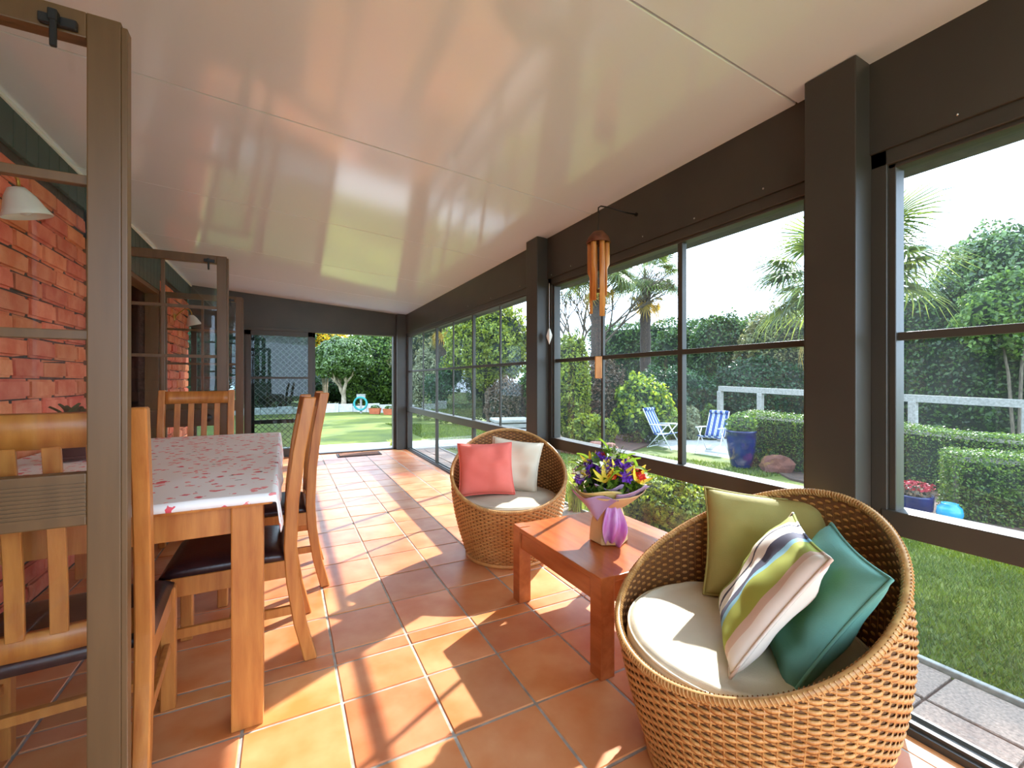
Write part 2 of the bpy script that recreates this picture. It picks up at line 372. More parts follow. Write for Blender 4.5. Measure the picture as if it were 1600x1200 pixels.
# right wall: beam, posts
wr = struct('wall_right', (XG, 3, 0), 'dark bronze post and beam frame of the glazed side', 'wall')
obj('beam', bx(XB, 1.93, YN, YB+.1, 1.925, 2.25, .004), 'bronze_dark', wr, world=True)
for y0, y1 in ((.772, .936), (2.862, 3.032)):
    obj('post', bx(1.70, 1.90, y0, y1, 0, zc(1.70)-.002, .004), 'bronze_dark', wr, world=True)
obj('sill_track', bx(1.795, 1.885, YN, YB, -.05, .022, .004), 'bronze_dark', wr, world=True)
obj('sill_channel', MB().box(1.81, 1.818, YN, YB, .02, .034).box(1.862, 1.87, YN, YB, .02, .034).mesh('c'), 'bronze_dark', wr, world=True)
rv = MB().lathe([(.0001, .004), (.003, .003), (.0045, 0)], 8).mesh('rivet', True)
for y in (.35, .55, 1.15, 1.5, 1.85, 2.2, 2.55, 2.8, 3.3, 3.9, 4.5):
    o = obj('rivet', rv, 'steel', wr, world=True); o.location = (XB, y, 1.945+random.uniform(0, .02)); o.rotation_euler = (0, -PI/2, 0)

def window(idx, y0, y1, mull, munt, dusty, label):
    wn = struct('window_%d' % idx, (XG, (y0+y1)/2, 0), label, 'window')
    B = 'bronze_dark'
    fr = MB()
    fr.box(1.80, 1.88, y0, y0+.045, .02, 1.925).box(1.80, 1.88, y1-.045, y1, .02, 1.925).box(1.80, 1.88, y0, y1, 1.875, 1.925)
    fr.box(1.812, 1.87, y0+.045, y0+.065, .71, 1.875).box(1.812, 1.87, y1-.065, y1-.045, .71, 1.875).box(1.812, 1.87, y0+.045, y1-.045, 1.862, 1.875)
    obj('frame', fr.mesh('frame', bevel=.002, seg=1), B, wn, world=True)
    obj('mid_rail', bx(1.795, 1.885, y0+.03, y1-.03, .635, .715, .004), B, wn, world=True)
    obj('glazing_bar', bx(1.825, 1.855, y0+.04, y1-.04, 1.284, 1.310, .002), B, wn, world=True)
    cuts = [y0+.04]+sorted(mull+munt)+[y1-.04]
    for y in mull: obj('mullion', bx(1.824, 1.856, y-.015, y+.015, .70, 1.88, .002), B, wn, world=True)
    for y in munt: obj('glazing_bar', bx(1.831, 1.849, y-.009, y+.009, .70, 1.88, .002), B, wn, world=True)
    for y in (mull if idx == 3 else []): obj('mullion', bx(1.82, 1.86, y-.018, y+.018, .02, .65, .002), B, wn, world=True)
    for a, b_ in zip(cuts[:-1], cuts[1:]):
        for z0, z1 in ((.715, 1.284), (1.31, 1.863)):
            obj('pane', bx(1.838, 1.842, a, b_, z0, z1), 'glass_dusty' if dusty else 'glass_clear', wn, world=True)
    lc = [y0+.04]+(sorted(mull) if idx == 3 else [])+[y1-.04]
    for a, b_ in zip(lc[:-1], lc[1:]):
        obj('pane', bx(1.838, 1.842, a, b_, .03, .64), 'glass_door', wn, world=True)
window(1, YN, .772, [-.5], [], True, 'large dusty window nearest the right edge of the frame')
window(2, .936, 2.862, [1.619], [2.258], True, 'window between the two posts behind the flowers')
window(3, 3.032, YB-.13, [4.454, 5.764], [3.784, 5.106, 6.42], False, 'far gridded window beside the corner post')

# back wall: beam, corner post, jambs
wb = struct('wall_back', (.3, YB, 0), 'dark bronze end frame with beam and corner post', 'wall')
m_ = MB(); V = [(x, y, z) for (z, top) in ((1.915, 0), (0, 1)) for y in (YB-.02, YB+.1) for x in (XL, 1.9)]
V = [(x, y, zc(x) if i >= 4 else 1.915) for i, (x, y, z) in enumerate(V)]
m_.add(V, [(0, 2, 3, 1), (4, 5, 7, 6), (0, 1, 5, 4), (2, 6, 7, 3), (0, 4, 6, 2), (1, 3, 7, 5)])
obj('beam', m_, 'bronze_dark', wb, world=True)
obj('corner_post', bx(1.645, 1.90, YB-.12, YB+.1, 0, 2.24, .004), 'bronze_dark', wb, world=True)
obj('jamb', bx(1.60, 1.65, YB-.03, YB+.08, 0, 1.92, .003), 'bronze_dark', wb, world=True)
obj('head_track', bx(XL, 1.65, YB-.035, YB+.09, 1.88, 1.92, .003), 'bronze_dark', wb, world=True)
obj('sill_track', bx(XL, 1.65, YB-.03, YB+.09, -.05, .02, .003), 'bronze_dark', wb, world=True)
# sliding glass door and diamond security screen
def slider(idx, x0, x1, y, label, grille):
    d = struct('door_%d' % idx, ((x0+x1)/2, y, 0), label, 'door')
    f = MB()
    for a, b_ in ((x0, x0+.065), (x1-.065, x1)): f.box(a, b_, y-.018, y+.018, .02, 1.885)
    f.box(x0, x1, y-.018, y+.018, 1.81, 1.885).box(x0, x1, y-.018, y+.018, .02, .12)
    obj('frame', f.mesh('frame', bevel=.002, seg=1), 'bronze_dark', d, world=True)
    if grille:
        obj('mid_rail', bx(x0+.06, x1-.06, y-.014, y+.014, .50, .56, .002), 'bronze_dark', d, world=True)
        sec = MB(); a0, a1 = x0+.065, x1-.065; st = .085
        for z0, z1 in ((.12, .50), (.56, 1.81)):
            for sgn, dy in ((1, .004), (-1, -.004)):
                c = -(z1-z0)-.2
                while c < (a1-a0)+(z1-z0)+.2:
                    # line x = a0 + c + sgn*(z-z0)
                    pts = []
                    for q in np.linspace(0, z1-z0, 2): pts.append((a0+c+sgn*q if sgn > 0 else a0+c-q, z0+q))
                    (xa, za), (xb, zb) = pts
                    lo, hi = a0, a1
                    tt = [0, 1]
                    dx = xb-xa
                    ta, tb = sorted(((lo-xa)/dx, (hi-xa)/dx)); ta, tb = max(0, ta), min(1, tb)
                    if tb-ta > .02:
                        sec.bar((xa+dx*ta, y+dy, za+(zb-za)*ta), (xa+dx*tb, y+dy, za+(zb-za)*tb), .007, .009, up=(0, 1, 0))
                    c += st
        obj('diamond_grille', sec, 'steel', d, world=True)
        obj('handle', bx(x1-.05, x1-.025, y-.05, y-.018, .95, 1.12, .004), 'black_metal', d, world=True)
    else:
        obj('glazing_bar', bx(x0+.06, x1-.06, y-.01, y+.01, 1.17, 1.20, .002), 'bronze_dark', d, world=True)
        obj('pane', bx(x0+.06, x1-.06, y-.003, y+.003, .11, 1.185), 'glass_tint', d, world=True)
        obj('pane', bx(x0+.06, x1-.06, y-.003, y+.003, 1.185, 1.82), 'glass_tint', d, world=True)
    return d
slider(4, -.46, .42, YB+.06, 'closed diamond mesh security screen door beside the open doorway', True)
slider(5, -.50, .38, YB, 'dark framed sliding glass door in front of the security screen', False)
slider(6, XL+.02, -.46, YB+.03, 'dark framed fixed glass panel in the far left corner', False)

# left wall: brick piers, cladding, white trim
def brick_variant(s):
    r = random.Random(s); m_ = MB(); n = 5
    bm = bmesh.new(); bmesh.ops.create_cube(bm, size=1)
    for v in bm.verts: v.co = Vector((v.co.x*.055, v.co.y*.285, v.co.z*.0985))
    bmesh.ops.bevel(bm, geom=bm.edges[:], offset=.012, segments=2, affect='EDGES')
    for v in bm.verts: v.co += Vector((r.uniform(-.003, .003), r.uniform(-.004, .004), r.uniform(-.003, .003)))
    me = bpy.data.meshes.new('brick'); bm.to_mesh(me); bm.free(); return me
bricks = [brick_variant(s) for s in range(5)]; hbricks = []
for b_ in bricks[:3]:
    c = b_.copy(); c.vertices.foreach_set('co', (np.array([v.co[:] for v in c.vertices])*np.array([1, .48, 1])).ravel()); hbricks.append(c)
def brick_wall(name, y0, y1, ztop, label):
    wl = struct(name, (XL-.06, (y0+y1)/2, 0), label, 'wall')
    obj('mortar_core', bx(XL-.16, XL-.012, y0, y1, -.05, ztop), 'mortar', wl, world=True)
    rows = int(ztop/.1055)+1; py = .2925
    for r in range(rows):
        z = .05+r*.1055
        if z+.03 > ztop: break
        off = 0 if r % 2 else py/2
        y = y1-off
        if off:
            o = obj('brick', random.choice(hbricks), 'brick', wl, world=True); o.location = (XL-.024+random.uniform(-.004, .004), y1-py/4, z); o.rotation_euler = (0, 0, random.choice((0, PI)))
        while y-py > y0-.01:
            o = obj('brick', random.choice(bricks), 'brick', wl, world=True)
            o.location = (XL-.024+random.uniform(-.004, .004), y-py/2, z+random.uniform(-.002, .002)); o.rotation_euler = (random.uniform(-.012, .012), 0, random.choice((0, PI))+random.uniform(-.01, .01)); y -= py
        if y-y0 > .07:
            o = obj('brick', random.choice(hbricks), 'brick', wl, world=True); o.location = (XL-.024, (y+y0)/2, z)
    return wl
brick_wall('wall_left', 1.40, 3.88, 2.27, 'red brick pier behind the dining table')
brick_wall('wall_left_rear', 5.74, YB-.03, 2.27, 'red brick pier at the far left corner')
cl = struct('trim_1', (XL, 3, 2.27), 'dark green vertical boards under the ceiling above the brick', 'trim')
y = YN
pl = MB().box(-.012, .012, -.0575, .0575, 2.255, zc(XL)-.004).mesh('board', bevel=.003, seg=1)
pl2 = MB().box(-.012, .012, -.0575, .0575, 2.075, zc(XL)-.004).mesh('board', bevel=.003, seg=1)
while y < YB-.06:
    yc = y+.06; op = (yc < 1.40) or (3.88 < yc < 5.74)
    o = obj('board', pl2 if op else pl, 'green_board', cl, world=True); o.location = (XL+.012, yc, 0); y += .12
obj('backing', bx(XL-.16, XL, YN, YB, 2.27, zc(XL)+.03), 'green_board', cl, world=True)
t2 = struct('trim_2', (XL, 3, 2.45), 'thin white trim where ceiling meets the green boards', 'trim')
obj('trim_strip', bx(XL, XL+.035, YN, YB-.02, zc(XL)-.022, zc(XL)-.003, .002), 'white_trim', t2, world=True)
# openings of the house with frames, curtain and dim room behind
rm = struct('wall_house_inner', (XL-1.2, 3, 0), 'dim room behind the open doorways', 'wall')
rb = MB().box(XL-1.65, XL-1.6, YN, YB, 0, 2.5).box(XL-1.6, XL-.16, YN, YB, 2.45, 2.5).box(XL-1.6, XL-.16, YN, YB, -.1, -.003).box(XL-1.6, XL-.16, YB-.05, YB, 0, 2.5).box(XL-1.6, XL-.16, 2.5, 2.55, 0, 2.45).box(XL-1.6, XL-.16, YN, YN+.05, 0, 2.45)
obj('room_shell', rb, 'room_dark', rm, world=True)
for i, (y0, y1) in enumerate(((-.45, 1.40), (3.88, 5.74))):
    df = struct('trim_%d' % (3+i), (XL, (y0+y1)/2, 0), 'bronze frame of the %s pair of glass doors' % ('nearest' if i == 0 else 'far'), 'trim')
    f = MB().box(XL-.10, XL+.015, y0, y0+.05, 0, 2.09).box(XL-.10, XL+.015, y1-.05, y1, 0, 2.09).box(XL-.10, XL+.015, y0, y1, 2.035, 2.09).box(XL-.10, XL+.015, y0, y1, -.03, .03)
    obj('door_frame', f.mesh('f', bevel=.003, seg=1), 'bronze_door', df, world=True)
    def cur(yy0, yy1, sd):
        return MB().grid(lambda u, v: (XL-.28+.035*math.sin(u*38+sd)+.01*math.sin(u*90), yy0+(yy1-yy0)*u, .04+2.1*v), 70, 6).mesh('curtain', True, solid=.004)
    c0 = obj('curtain', cur(y1-.55, y1-.06, 1), 'curtain')
    tag(c0, 'cream curtain gathered inside the %s doorway' % ('nearest' if i == 0 else 'far'), 'curtain', 'cream doorway curtains')
bw = struct('wall_left_front', (XL-.06, -1, 0), 'red brick pier behind the viewpoint', 'wall')
obj('wall_face', bx(XL-.16, XL, YN, -.45, 0, 2.27), 'brick', bw, world=True)

# open hinged door leaves, perpendicular to the house
def leaf(idx, y, x1, ztop, label):
    d = struct('door_%d' % idx, (XL, y, 0), label, 'door'); B = 'bronze_door'
    x0 = XL+.02; T = .02
    zb1, zb2 = ztop-.385, ztop-.745
    for a, b_ in ((x0, x0+.06), (x1-.062, x1)):
        obj('stile', bx(a, b_, y-T, y+T, .015, ztop, .003), B, d, world=True)
    obj('edge_cover', bx(x1, x1+.012, y-T*1.05, y+T*.5, .015, ztop-.012, .002), B, d, world=True)
    obj('top_rail', bx(x0+.06, x1-.062, y-T, y+T, ztop-.06, ztop, .003), B, d, world=True)
    obj('bottom_rail', bx(x0+.06, x1-.062, y-T, y+T, .015, .14, .003), B, d, world=True)
    obj('lock_rail', bx(x0+.06, x1-.062, y-T, y+T, .815, .935, .003), B, d, world=True)
    rb_ = MB()
    for k in range(9): rb_.box(x0+.06, x1-.062, y-T-.003, y+T+.003, .836+k*.009, .841+k*.009)
    obj('ribbed_strip', rb_, B, d, world=True)
    xm = (x0+x1)/2
    for z in (zb1, zb2): obj('glazing_bar', bx(x0+.06, x1-.062, y-.011, y+.011, z-.011, z+.011, .002), B, d, world=True)
    obj('glazing_bar', bx(xm-.011, xm+.011, y-.0105, y+.0105, .93, ztop-.06, .002), B, d, world=True)
    for xa, xb in ((x0+.06, xm), (xm, x1-.062)):
        for za, zb in ((.935, zb2), (zb2, zb1), (zb1, ztop-.06)):
            obj('pane', bx(xa, xb, y-.002, y+.002, za, zb), 'glass_door', d, world=True)
    obj('pane', bx(x0+.06, x1-.062, y-.002, y+.002, .14, .815), 'glass_door', d, world=True)
    bo = MB().box(x1-.14, x1-.075, y-T-.012, y-T, ztop-.055, ztop-.033).box(x1-.118, x1-.102, y-T-.03, y-T-.012, ztop-.056, ztop-.03)
    bo.bar((x1-.11, y-T-.024, ztop-.035), (x1-.108, y-T-.028, ztop-.115), .012, .008)
    ho = obj('stay_latch', bo.mesh('latch', bevel=.002, seg=1), 'black_metal', d, world=True)
    obj('knob', MB().lathe([(.001, .055), (.022, .05), (.027, .04), (.02, .026), (.009, .02), (.009, .004), (.025, .003), (.025, 0)], 20).mesh('knob', True), 'black_metal', d, world=True)
    return d
def leaf_full(idx, y, x1, ztop, label):
    d = leaf(idx, y, x1, ztop, label)
    for c in list(d.children):
        if c.name.split('.')[0] == 'knob' and idx != 2: bpy.data.objects.remove(c)
        elif c.name.split('.')[0] == 'knob': c.location = (x1-.115, y-.02, .875); c.rotation_euler = (PI/2, 0, 0)
leaf_full(1, 1.37, -.345, 2.0, 'bronze glass door leaf swung open nearest the camera')
leaf_full(2, 3.90, -.385, 2.07, 'open bronze glass door leaf behind the far end of the dining table')
leaf_full(3, 5.71, -.42, 2.07, 'narrow edge of the farthest open bronze door leaf')

# ------------------------------------------------------------------ wicker tub chairs
def rim_h(th):                                 # th measured from the front of the chair
    s = (1-math.cos(th))/2
    return .365+(.775-.365)*(s**1.15)
def tub_r(z):
    if z < .5: return .275+.105*math.sin(PI/2*min(1, z/.5))
    return .38-.035*((z-.5)/.28)**1.6
def wicker_mesh():
    V = []; F = []
    rows = 66; dz = .0116; seg = 336; stakes = 84
    o = 0
    for r in range(rows):
        z = .012+r*dz
        ring = []
        for j in range(seg+1):
            th = 2*PI*j/seg
            ring.append(rim_h(th) > z+.004)
        for j in range(seg):
            if not (ring[j] and ring[j+1]): continue
            q = []
            for jj in (j, j+1):
                th = 2*PI*jj/seg; wv = math.cos(PI*(jj*stakes/seg+r))*.0036
                R = tub_r(z)+wv
                c, s_ = math.cos(th), math.sin(th)
                for dr, hz in ((-.0022, 0), (0, dz*.54), (.0022, 0), (0, -dz*.54)):
                    q.append(((R+dr)*c, (R+dr)*s_, z+hz))
            V += q
            F += [(o, o+4, o+5, o+1), (o+1, o+5, o+6, o+2), (o+2, o+6, o+7, o+3), (o+3, o+7, o+4, o)]; o += 8
    return fastmesh('weave', np.array(V), np.array(F))
wv_me = wicker_mesh()
st = MB()
for k in range(84):
    th = 2*PI*(k+.5)/84; H = rim_h(th)
    st.tube([((tub_r(z))*math.cos(th), (tub_r(z))*math.sin(th), z) for z in np.linspace(.005, H, 7)], .0028, 4)
st_me = st.mesh('stakes', True)
co_ = MB(); nth = 72
def corefn(u, v):
    th = 2*PI*u; z = .004+(rim_h(th)-.012)*v; R = tub_r(z)-.001
    return (R*math.cos(th), R*math.sin(th), z)
co_.grid(corefn, nth, 14); core_me = co_.mesh('core', True, solid=.002)
rim = MB(); pts = []
for k in range(96):
    th = 2*PI*k/96; z = rim_h(th); R = tub_r(z); pts.append((R*math.cos(th), R*math.sin(th), z+.004))
rim.tube(pts, .0105, 8, closed=True)
wr_ = MB()
for k in range(230):                                     # binding strands over the rim
    a = k*96/230; i = int(a) % 96; f = a-int(a); p = Vector(pts[i]).lerp(Vector(pts[(i+1) % 96]), f)
    d = (Vector(pts[(i+1) % 96])-Vector(pts[i])).normalized(); n1 = Vector((p.x, p.y, 0)).normalized(); n2 = d.cross(n1)
    wr_.tube([p+(n1*math.cos(q)+n2*math.sin(q))*.0115+d*(.006*q/PI-.004) for q in np.linspace(-.3*PI, 1.35*PI, 7)], .0022, 4, caps=False)
rim_me = rim.mesh('rim', True); bind_me = wr_.mesh('binding', True)
seat_me = MB().lathe([(.001, .315), (.2, .315), (.345, .305), (.345, .29), (.001, .29)], 48).mesh('seat', True)
base_me = MB().lathe([(.268, 0), (.288, .004), (.29, .02), (.275, .03), (.262, .02), (.262, .0)], 64).mesh('base', True)
foot_me = MB().lathe([(.018, -.0), (.018, .02), (.001, .02)], 12).mesh('foot')
def tub_chair(label, loc, facing):
    c = thing('tub_chair', label, 'chair', loc, math.atan2(facing[1], facing[0]), 'wicker tub chairs')
    obj('woven_shell', wv_me, 'rattan', c); obj('inner_lining', core_me, 'rattan_core', c); obj('stakes', st_me, 'rattan', c)
    r = obj('rim', rim_me, 'rattan_rim', c); obj('binding', bind_me, 'rattan_rim', r)
    obj('seat', seat_me, 'rattan_core', c); obj('base_ring', base_me, 'rattan', c)
    return c
def round_cushion(name, label, loc, r, t, material, sag=0):
    def prof(n=10):
        P = [(.001, t)]
        for k in range(1, 7): P.append((r*.9*k/6, t-.012*(k/6)**3))
        for k in range(9):
            a = PI/2-PI*k/8; P.append((r*.9+r*.1*math.cos(a), t/2-.005+(t/2-.006)*math.sin(a)))
        P.append((.001, .0)); return P
    c = thing(name, label, 'cushion', loc)
    me = MB().lathe(prof(), 56).mesh('cover', True)
    for v in me.vertices:
        p = v.co; a = math.atan2(p.y, p.x); rr = math.hypot(p.x, p.y)
        p.z += (.006*mnoise.noise(Vector((p.x*9, p.y*9, 3)))+.003*math.sin(a*22)*max(0, rr/r-.75)*2)*(1 if p.z > t*.3 else 0)
    obj('cover', me, material, c)
    for zz in (t*.74, t*.2):
        obj('piping', MB().tube([(r*.985*math.cos(q), r*.985*math.sin(q), zz) for q in np.linspace(0, 2*PI, 65)[:-1]], .004, 6, closed=True).mesh('piping', True), material, c)
    return c
def pillow(name, label, wd, ht, tk, material, M, seed=0, piping=True, group=None):
    n = 26; V = []; F = []
    for sd in (1, -1):
        for j in range(n+1):
            for i in range(n+1):
                u, v = -1+2*i/n, -1+2*j/n
                k = ((1-u**4)*(1-v**4))
                pin = 1-.075*(1-u*u)*abs(v)**2; pin2 = 1-.075*(1-v*v)*abs(u)**2
                zt = tk/2*max(0, k)**.55
                p = Vector((u*wd/2*pin2, v*ht/2*pin, 0))
                zt += zt/(tk/2)*(.017*mnoise.noise(Vector((p.x*8+seed, p.y*8, sd*2)))+.010*mnoise.noise(Vector((p.x*5+p.y*14+seed, p.y*9-p.x*10, sd))))
                V.append((p.x, p.y, sd*zt))
    m1 = (n+1)*(n+1)
    for sd in (0, 1):
        for j in range(n):
            for i in range(n):
                a = sd*m1+j*(n+1)+i; q = (a, a+1, a+n+2, a+n+1); F.append(q if sd == 0 else q[::-1])
    me = MB().add(V, F).mesh('cover', True)
    c = thing(name, label, 'cushion', M.to_translation(), 0, group); c.rotation_euler = M.to_euler()
    obj('cover', me, material, c)
    if piping:
        e = []
        for i in range(4*n):
            sd, t_ = divmod(i, n); t_ = -1+2*t_/n
            u, v = ((t_, -1), (1, t_), (-t_, 1), (-1, -t_))[sd]
            e.append((u*wd/2*(1-.075*(1-v*v)*abs(u)**2), v*ht/2*(1-.075*(1-u*u)*abs(v)**2), 0))
        obj('piping', MB().tube(e, .0045, 5, closed=True).mesh('piping', True), material, c)
    return c
def frame_M(loc, xdir, normal):                  # pillow plane: x along xdir, z along normal
    z = Vector(normal).normalized(); x = Vector(xdir); x = (x-z*x.dot(z)).normalized(); y = z.cross(x)
    M = Matrix((x, y, z)).transposed().to_4x4(); M.translation = Vector(loc); return M
C1 = Vector((1.235, .85, 0)); C2 = Vector((1.335, 2.62, 0))
tub_chair('large wicker tub chair in the right foreground holding three cushions', C1, (-.93, .22))
tub_chair('wicker tub chair beyond the coffee table holding coral and cream cushions', C2, (-.42, -.9))
f1 = Vector((-.97, .24, 0)).normalized(); r1 = Vector((f1.y, -f1.x, 0))      # r1: chair's right when facing forward is -? used as sideways
round_cushion('seat_cushion', 'thick cream round seat cushion in the foreground tub chair', C1+f1*.012+Vector((0, 0, .306)), .335, .105, 'cream_cloth')
f2 = Vector((-.42, -.9, 0)).normalized()
round_cushion('seat_cushion', 'grey beige round seat cushion in the far tub chair', C2+f2*.01+Vector((0, 0, .306)), .325, .09, 'beige_cloth')
pillow('throw_cushion', 'plain olive green cushion at the back of the foreground chair', .39, .37, .13, 'olive_cloth',
       frame_M(C1+Vector((.235, .085, .575)), (.62, -.62, -.06), (-.62, -.55, .42)), 3)
pillow('throw_cushion', 'green navy and white striped cushion leaning in the foreground chair', .38, .39, .09, 'stripe_cushion',
       frame_M((1.20, .765, .57), (.753, .66, 0), (-.55, .627, .539)), 9)
pillow('throw_cushion', 'teal cushion behind the striped one in the foreground chair', .37, .38, .11, 'teal_cloth',
       frame_M((1.285, .685, .545), (.70, .70, .05), (-.60, .60, .52)), 14)
pillow('throw_cushion', 'coral pink square cushion on the far tub chair', .37, .35, .13, 'coral_cloth',
       frame_M(C2+Vector((-.145, .05, .56)), (.92, -.28, 0), (-.25, -.85, .36)), 5)
pillow('throw_cushion', 'cream square cushion tucked beside the coral one', .36, .35, .11, 'ivory_cloth',
       frame_M(C2+Vector((.085, .085, .56)), (.78, -.55, -.12), (-.52, -.75, .30)), 6)

# ------------------------------------------------------------------ coffee table and bouquet
ct = thing('coffee_table', 'low orange-brown wooden coffee table under the bouquet', 'table', (1.385, 1.685, 0))
CX, CY, CZ = .315, .36, .39
obj('tabletop', MB().box(-CX, CX, -CY, CY, CZ-.024, CZ).mesh('top', bevel=.004), 'table_wood', ct)
for sx in (-1, 1):
    for sy in (-1, 1):
        obj('leg', MB().box(sx*(CX-.033)-.034, sx*(CX-.033)+.034, sy*(CY-.033)-.034, sy*(CY-.033)+.034, 0, CZ+.003).mesh('leg', bevel=.004), 'table_wood', ct)
for s_ in (-1, 1):
    obj('apron', MB().box(-CX+.07, CX-.07, s_*(CY-.02)-.011, s_*(CY-.02)+.011, CZ-.105, CZ-.024).mesh('apron', bevel=.002), 'table_wood', ct)
    obj('apron', MB().box(s_*(CX-.02)-.011, s_*(CX-.02)+.011, -CY+.07, CY-.07, CZ-.105, CZ-.024).mesh('apron', bevel=.002), 'table_wood', ct)
bq = thing('flower_bouquet', 'wrapped bouquet of purple yellow and red flowers on the coffee table', 'bouquet', (1.365, 1.635, CZ+.003))
hx = MB(); Vb = []
for z, r in ((0, .092), (.06, .088), (.14, .07), (.17, .06)):
    for k in range(6): Vb.append((r*math.cos(PI/6+k*PI/3), r*math.sin(PI/6+k*PI/3), z))
hx.add(Vb, [(i*6+k, i*6+(k+1) % 6, (i+1)*6+(k+1) % 6, (i+1)*6+k) for i in range(3) for k in range(6)]+[(5, 4, 3, 2, 1, 0)])
obj('paper_vase', hx.mesh('vase', bevel=.004, seg=1), 'kraft', bq)
def paper(a0, a1, r0, r1, z0, z1, peak, material, seed):
    def fn(u, v):
        a = a0+(a1-a0)*u; tri = 1-abs(2*u-1); rr = r0+(r1-r0)*(v**.8)+.008*math.sin(u*9+seed)*v
        z = z0+(z1-z0)*v+peak*tri*(v)+.012*math.sin(u*7+seed)*v
        return (rr*math.cos(a), rr*math.sin(a), z)
    obj('wrapping_paper', MB().grid(fn, 22, 8).mesh('paper', True, solid=.0015), material, bq)
va = math.atan2(-1.6, -1.35)                      # direction to the viewer
def collar(a0, a1, rin, rout, z, drop, material, seed):      # folded paper flap that hangs to a point
    def fn(u, v):
        a = a0+(a1-a0)*u; tri = (1-abs(2*u-1))
        rr = rout+(rin-rout)*v*tri+.006*math.sin(u*12+seed); zz = z-drop*v*tri+.012*math.sin(u*8+seed)*(1-v)
        return (rr*math.cos(a), rr*math.sin(a), zz)
    obj('wrapping_paper', MB().grid(fn, 24, 10).mesh('paper', True, solid=.0015), material, bq)
paper(0, 2*PI, .058, .165, .16, .245, 0, 'kraft', 1)
paper(va-1.5, va+.35, .075, .178, .185, .262, .0, 'yellow_paper', 2)
paper(va+.2, va+1.7, .075, .185, .18, .27, .01, 'lilac_paper', 4)
paper(va+1.9, va+4.4, .075, .18, .18, .27, .01, 'lilac_paper', 6)
collar(va-1.25, va+.25, .095, .172, .236, .125, 'lilac_paper', 2)
paper(va-.4, va+.5, .09, .15, .235, .285, .0, 'lilac_paper', 8)
def ribbon_fn(u, v):
    a = va+.25+.75*(u-.5)*(1.0+.2*math.sin(v*3)); r = .085+.035*math.sin(v*PI)+.012*math.sin(u*13+v*3)
    return (r*math.cos(a), r*math.sin(a), .185-.18*v+.012*math.sin(u*5))
obj('ribbon', MB().grid(ribbon_fn, 22, 16).mesh('ribbon', True, solid=.0012), 'purple_ribbon', bq)
def petal_ring(n, ln, wd, cup, z=0, off=0):
    m_ = MB()
    for k in range(n):
        a = 2*PI*k/n+off; c, s_ = math.cos(a), math.sin(a)
        def fn(u, v):
            w_ = wd*math.sin(PI*min(1, .12+.82*v))*(u-.5); r = ln*v; zz = z+cup*ln*v*v+abs(u-.5)*wd*.4*v
            return (r*c-w_*s_, r*s_+w_*c, zz)
        m_.grid(fn, 3, 4)
    return m_
def ball_flower():
    m_ = MB()
    for q in range(9):
        d = Vector((random.gauss(0, 1), random.gauss(0, 1), random.uniform(-.2, 1.2))).normalized()
        M = d.to_track_quat('Z', 'Y').to_matrix().to_4x4(); M.translation = d*.016
        p = petal_ring(5, .016, .014, .35, 0, q)
        m_.add([M @ Vector(v) for v in p.v], p.f)
    return m_.mesh('bloom', True)
fl_ball = [ball_flower() for _ in range(3)]
lily = MB(); p1 = petal_ring(6, .055, .022, .75); lily.add(p1.v, p1.f); lily_me = lily.mesh('lily', True)
bell = MB(); p1 = petal_ring(5, .030, .022, .5); lily2 = petal_ring(5, .02, .018, 1.1, .003, .5); bell.add(p1.v, p1.f).add(lily2.v, lily2.f); bell_me = bell.mesh('bell', True)
leaf_me = MB().grid(lambda u, v: ((u-.5)*.042*math.sin(PI*(.06+.9*v)), .10*v, .02*math.sin(v*2.4)+abs(u-.5)*.014), 4, 8).mesh('leaf', True)
def dome(a, rr):                                  # a relative to viewer direction
    z = .40-.11*(rr/.165)**2
    return Vector((rr*math.cos(va+a), rr*math.sin(va+a), z))
def put(nm, me, material, a, rr, sc=1, tilt=.6, dz=0, spin=None):
    p = dome(a, rr); d = Vector((p.x, p.y, .10+.05)).normalized().lerp(Vector((0, 0, 1)), 1-tilt).normalized()
    o = obj(nm, me.copy() if me.materials and me.materials[0] != MATS[material] else me, None, bq)
    if not o.data.materials: o.data.materials.append(MATS[material])
    elif o.data.materials[0] != MATS[material]: o.data.materials[0] = MATS[material]
    o.location = p+Vector((0, 0, dz)); q = d.to_track_quat('Z', 'Y'); o.rotation_euler = (q @ Euler((0, 0, random.uniform(0, 6) if spin is None else spin)).to_quaternion()).to_euler(); o.scale = (sc,)*3
    return o
for a, rr, s_ in ((-.55, .12, 1.45), (.75, .10, 1.5), (.55, .14, 1.2), (-.95, .155, 1.0), (-.9, .06, 1.1), (.1, .10, 1.0), (2.4, .11, 1.3), (-2.2, .12, 1.2), (3.1, .09, 1.2)):
    put('purple_bloom', random.choice(fl_ball), 'petal_purple', a, rr, s_)
for a, rr, s_ in ((-.12, .145, .95), (.42, .125, 1.05), (.95, .155, 1.0), (-1.3, .09, .9), (2.0, .14, 1), (-2.7, .14, 1)):
    put('yellow_lily', lily_me, 'petal_yellow', a, rr, s_, .8)
for a, rr, s_ in ((1.25, .135, 1.3), (1.15, .15, 1.1), (.12, .13, .8), (-2.9, .07, 1)): put('red_bloom', random.choice(fl_ball), 'petal_red', a, rr, s_)
for a, rr, s_ in ((-.85, .15, 1.2), (-1.15, .14, 1.0), (.3, .05, .8), (1.9, .1, 1)): put('white_bloom', bell_me, 'petal_white', a, rr, s_, .8)
for k in range(46):
    o = put('leaf', leaf_me, 'bouquet_leaf', random.uniform(-PI, PI), random.uniform(.02, .15), random.uniform(.7, 1.15), .5, -.02)
    o.rotation_euler.x += random.uniform(-.3, .9)
P_, d_ = blob_pts(900, .15, .15, .12, .27, .15, 3); kk_ = P_[:, 2] > .25
FILL = (P_[kk_], d_[kk_])
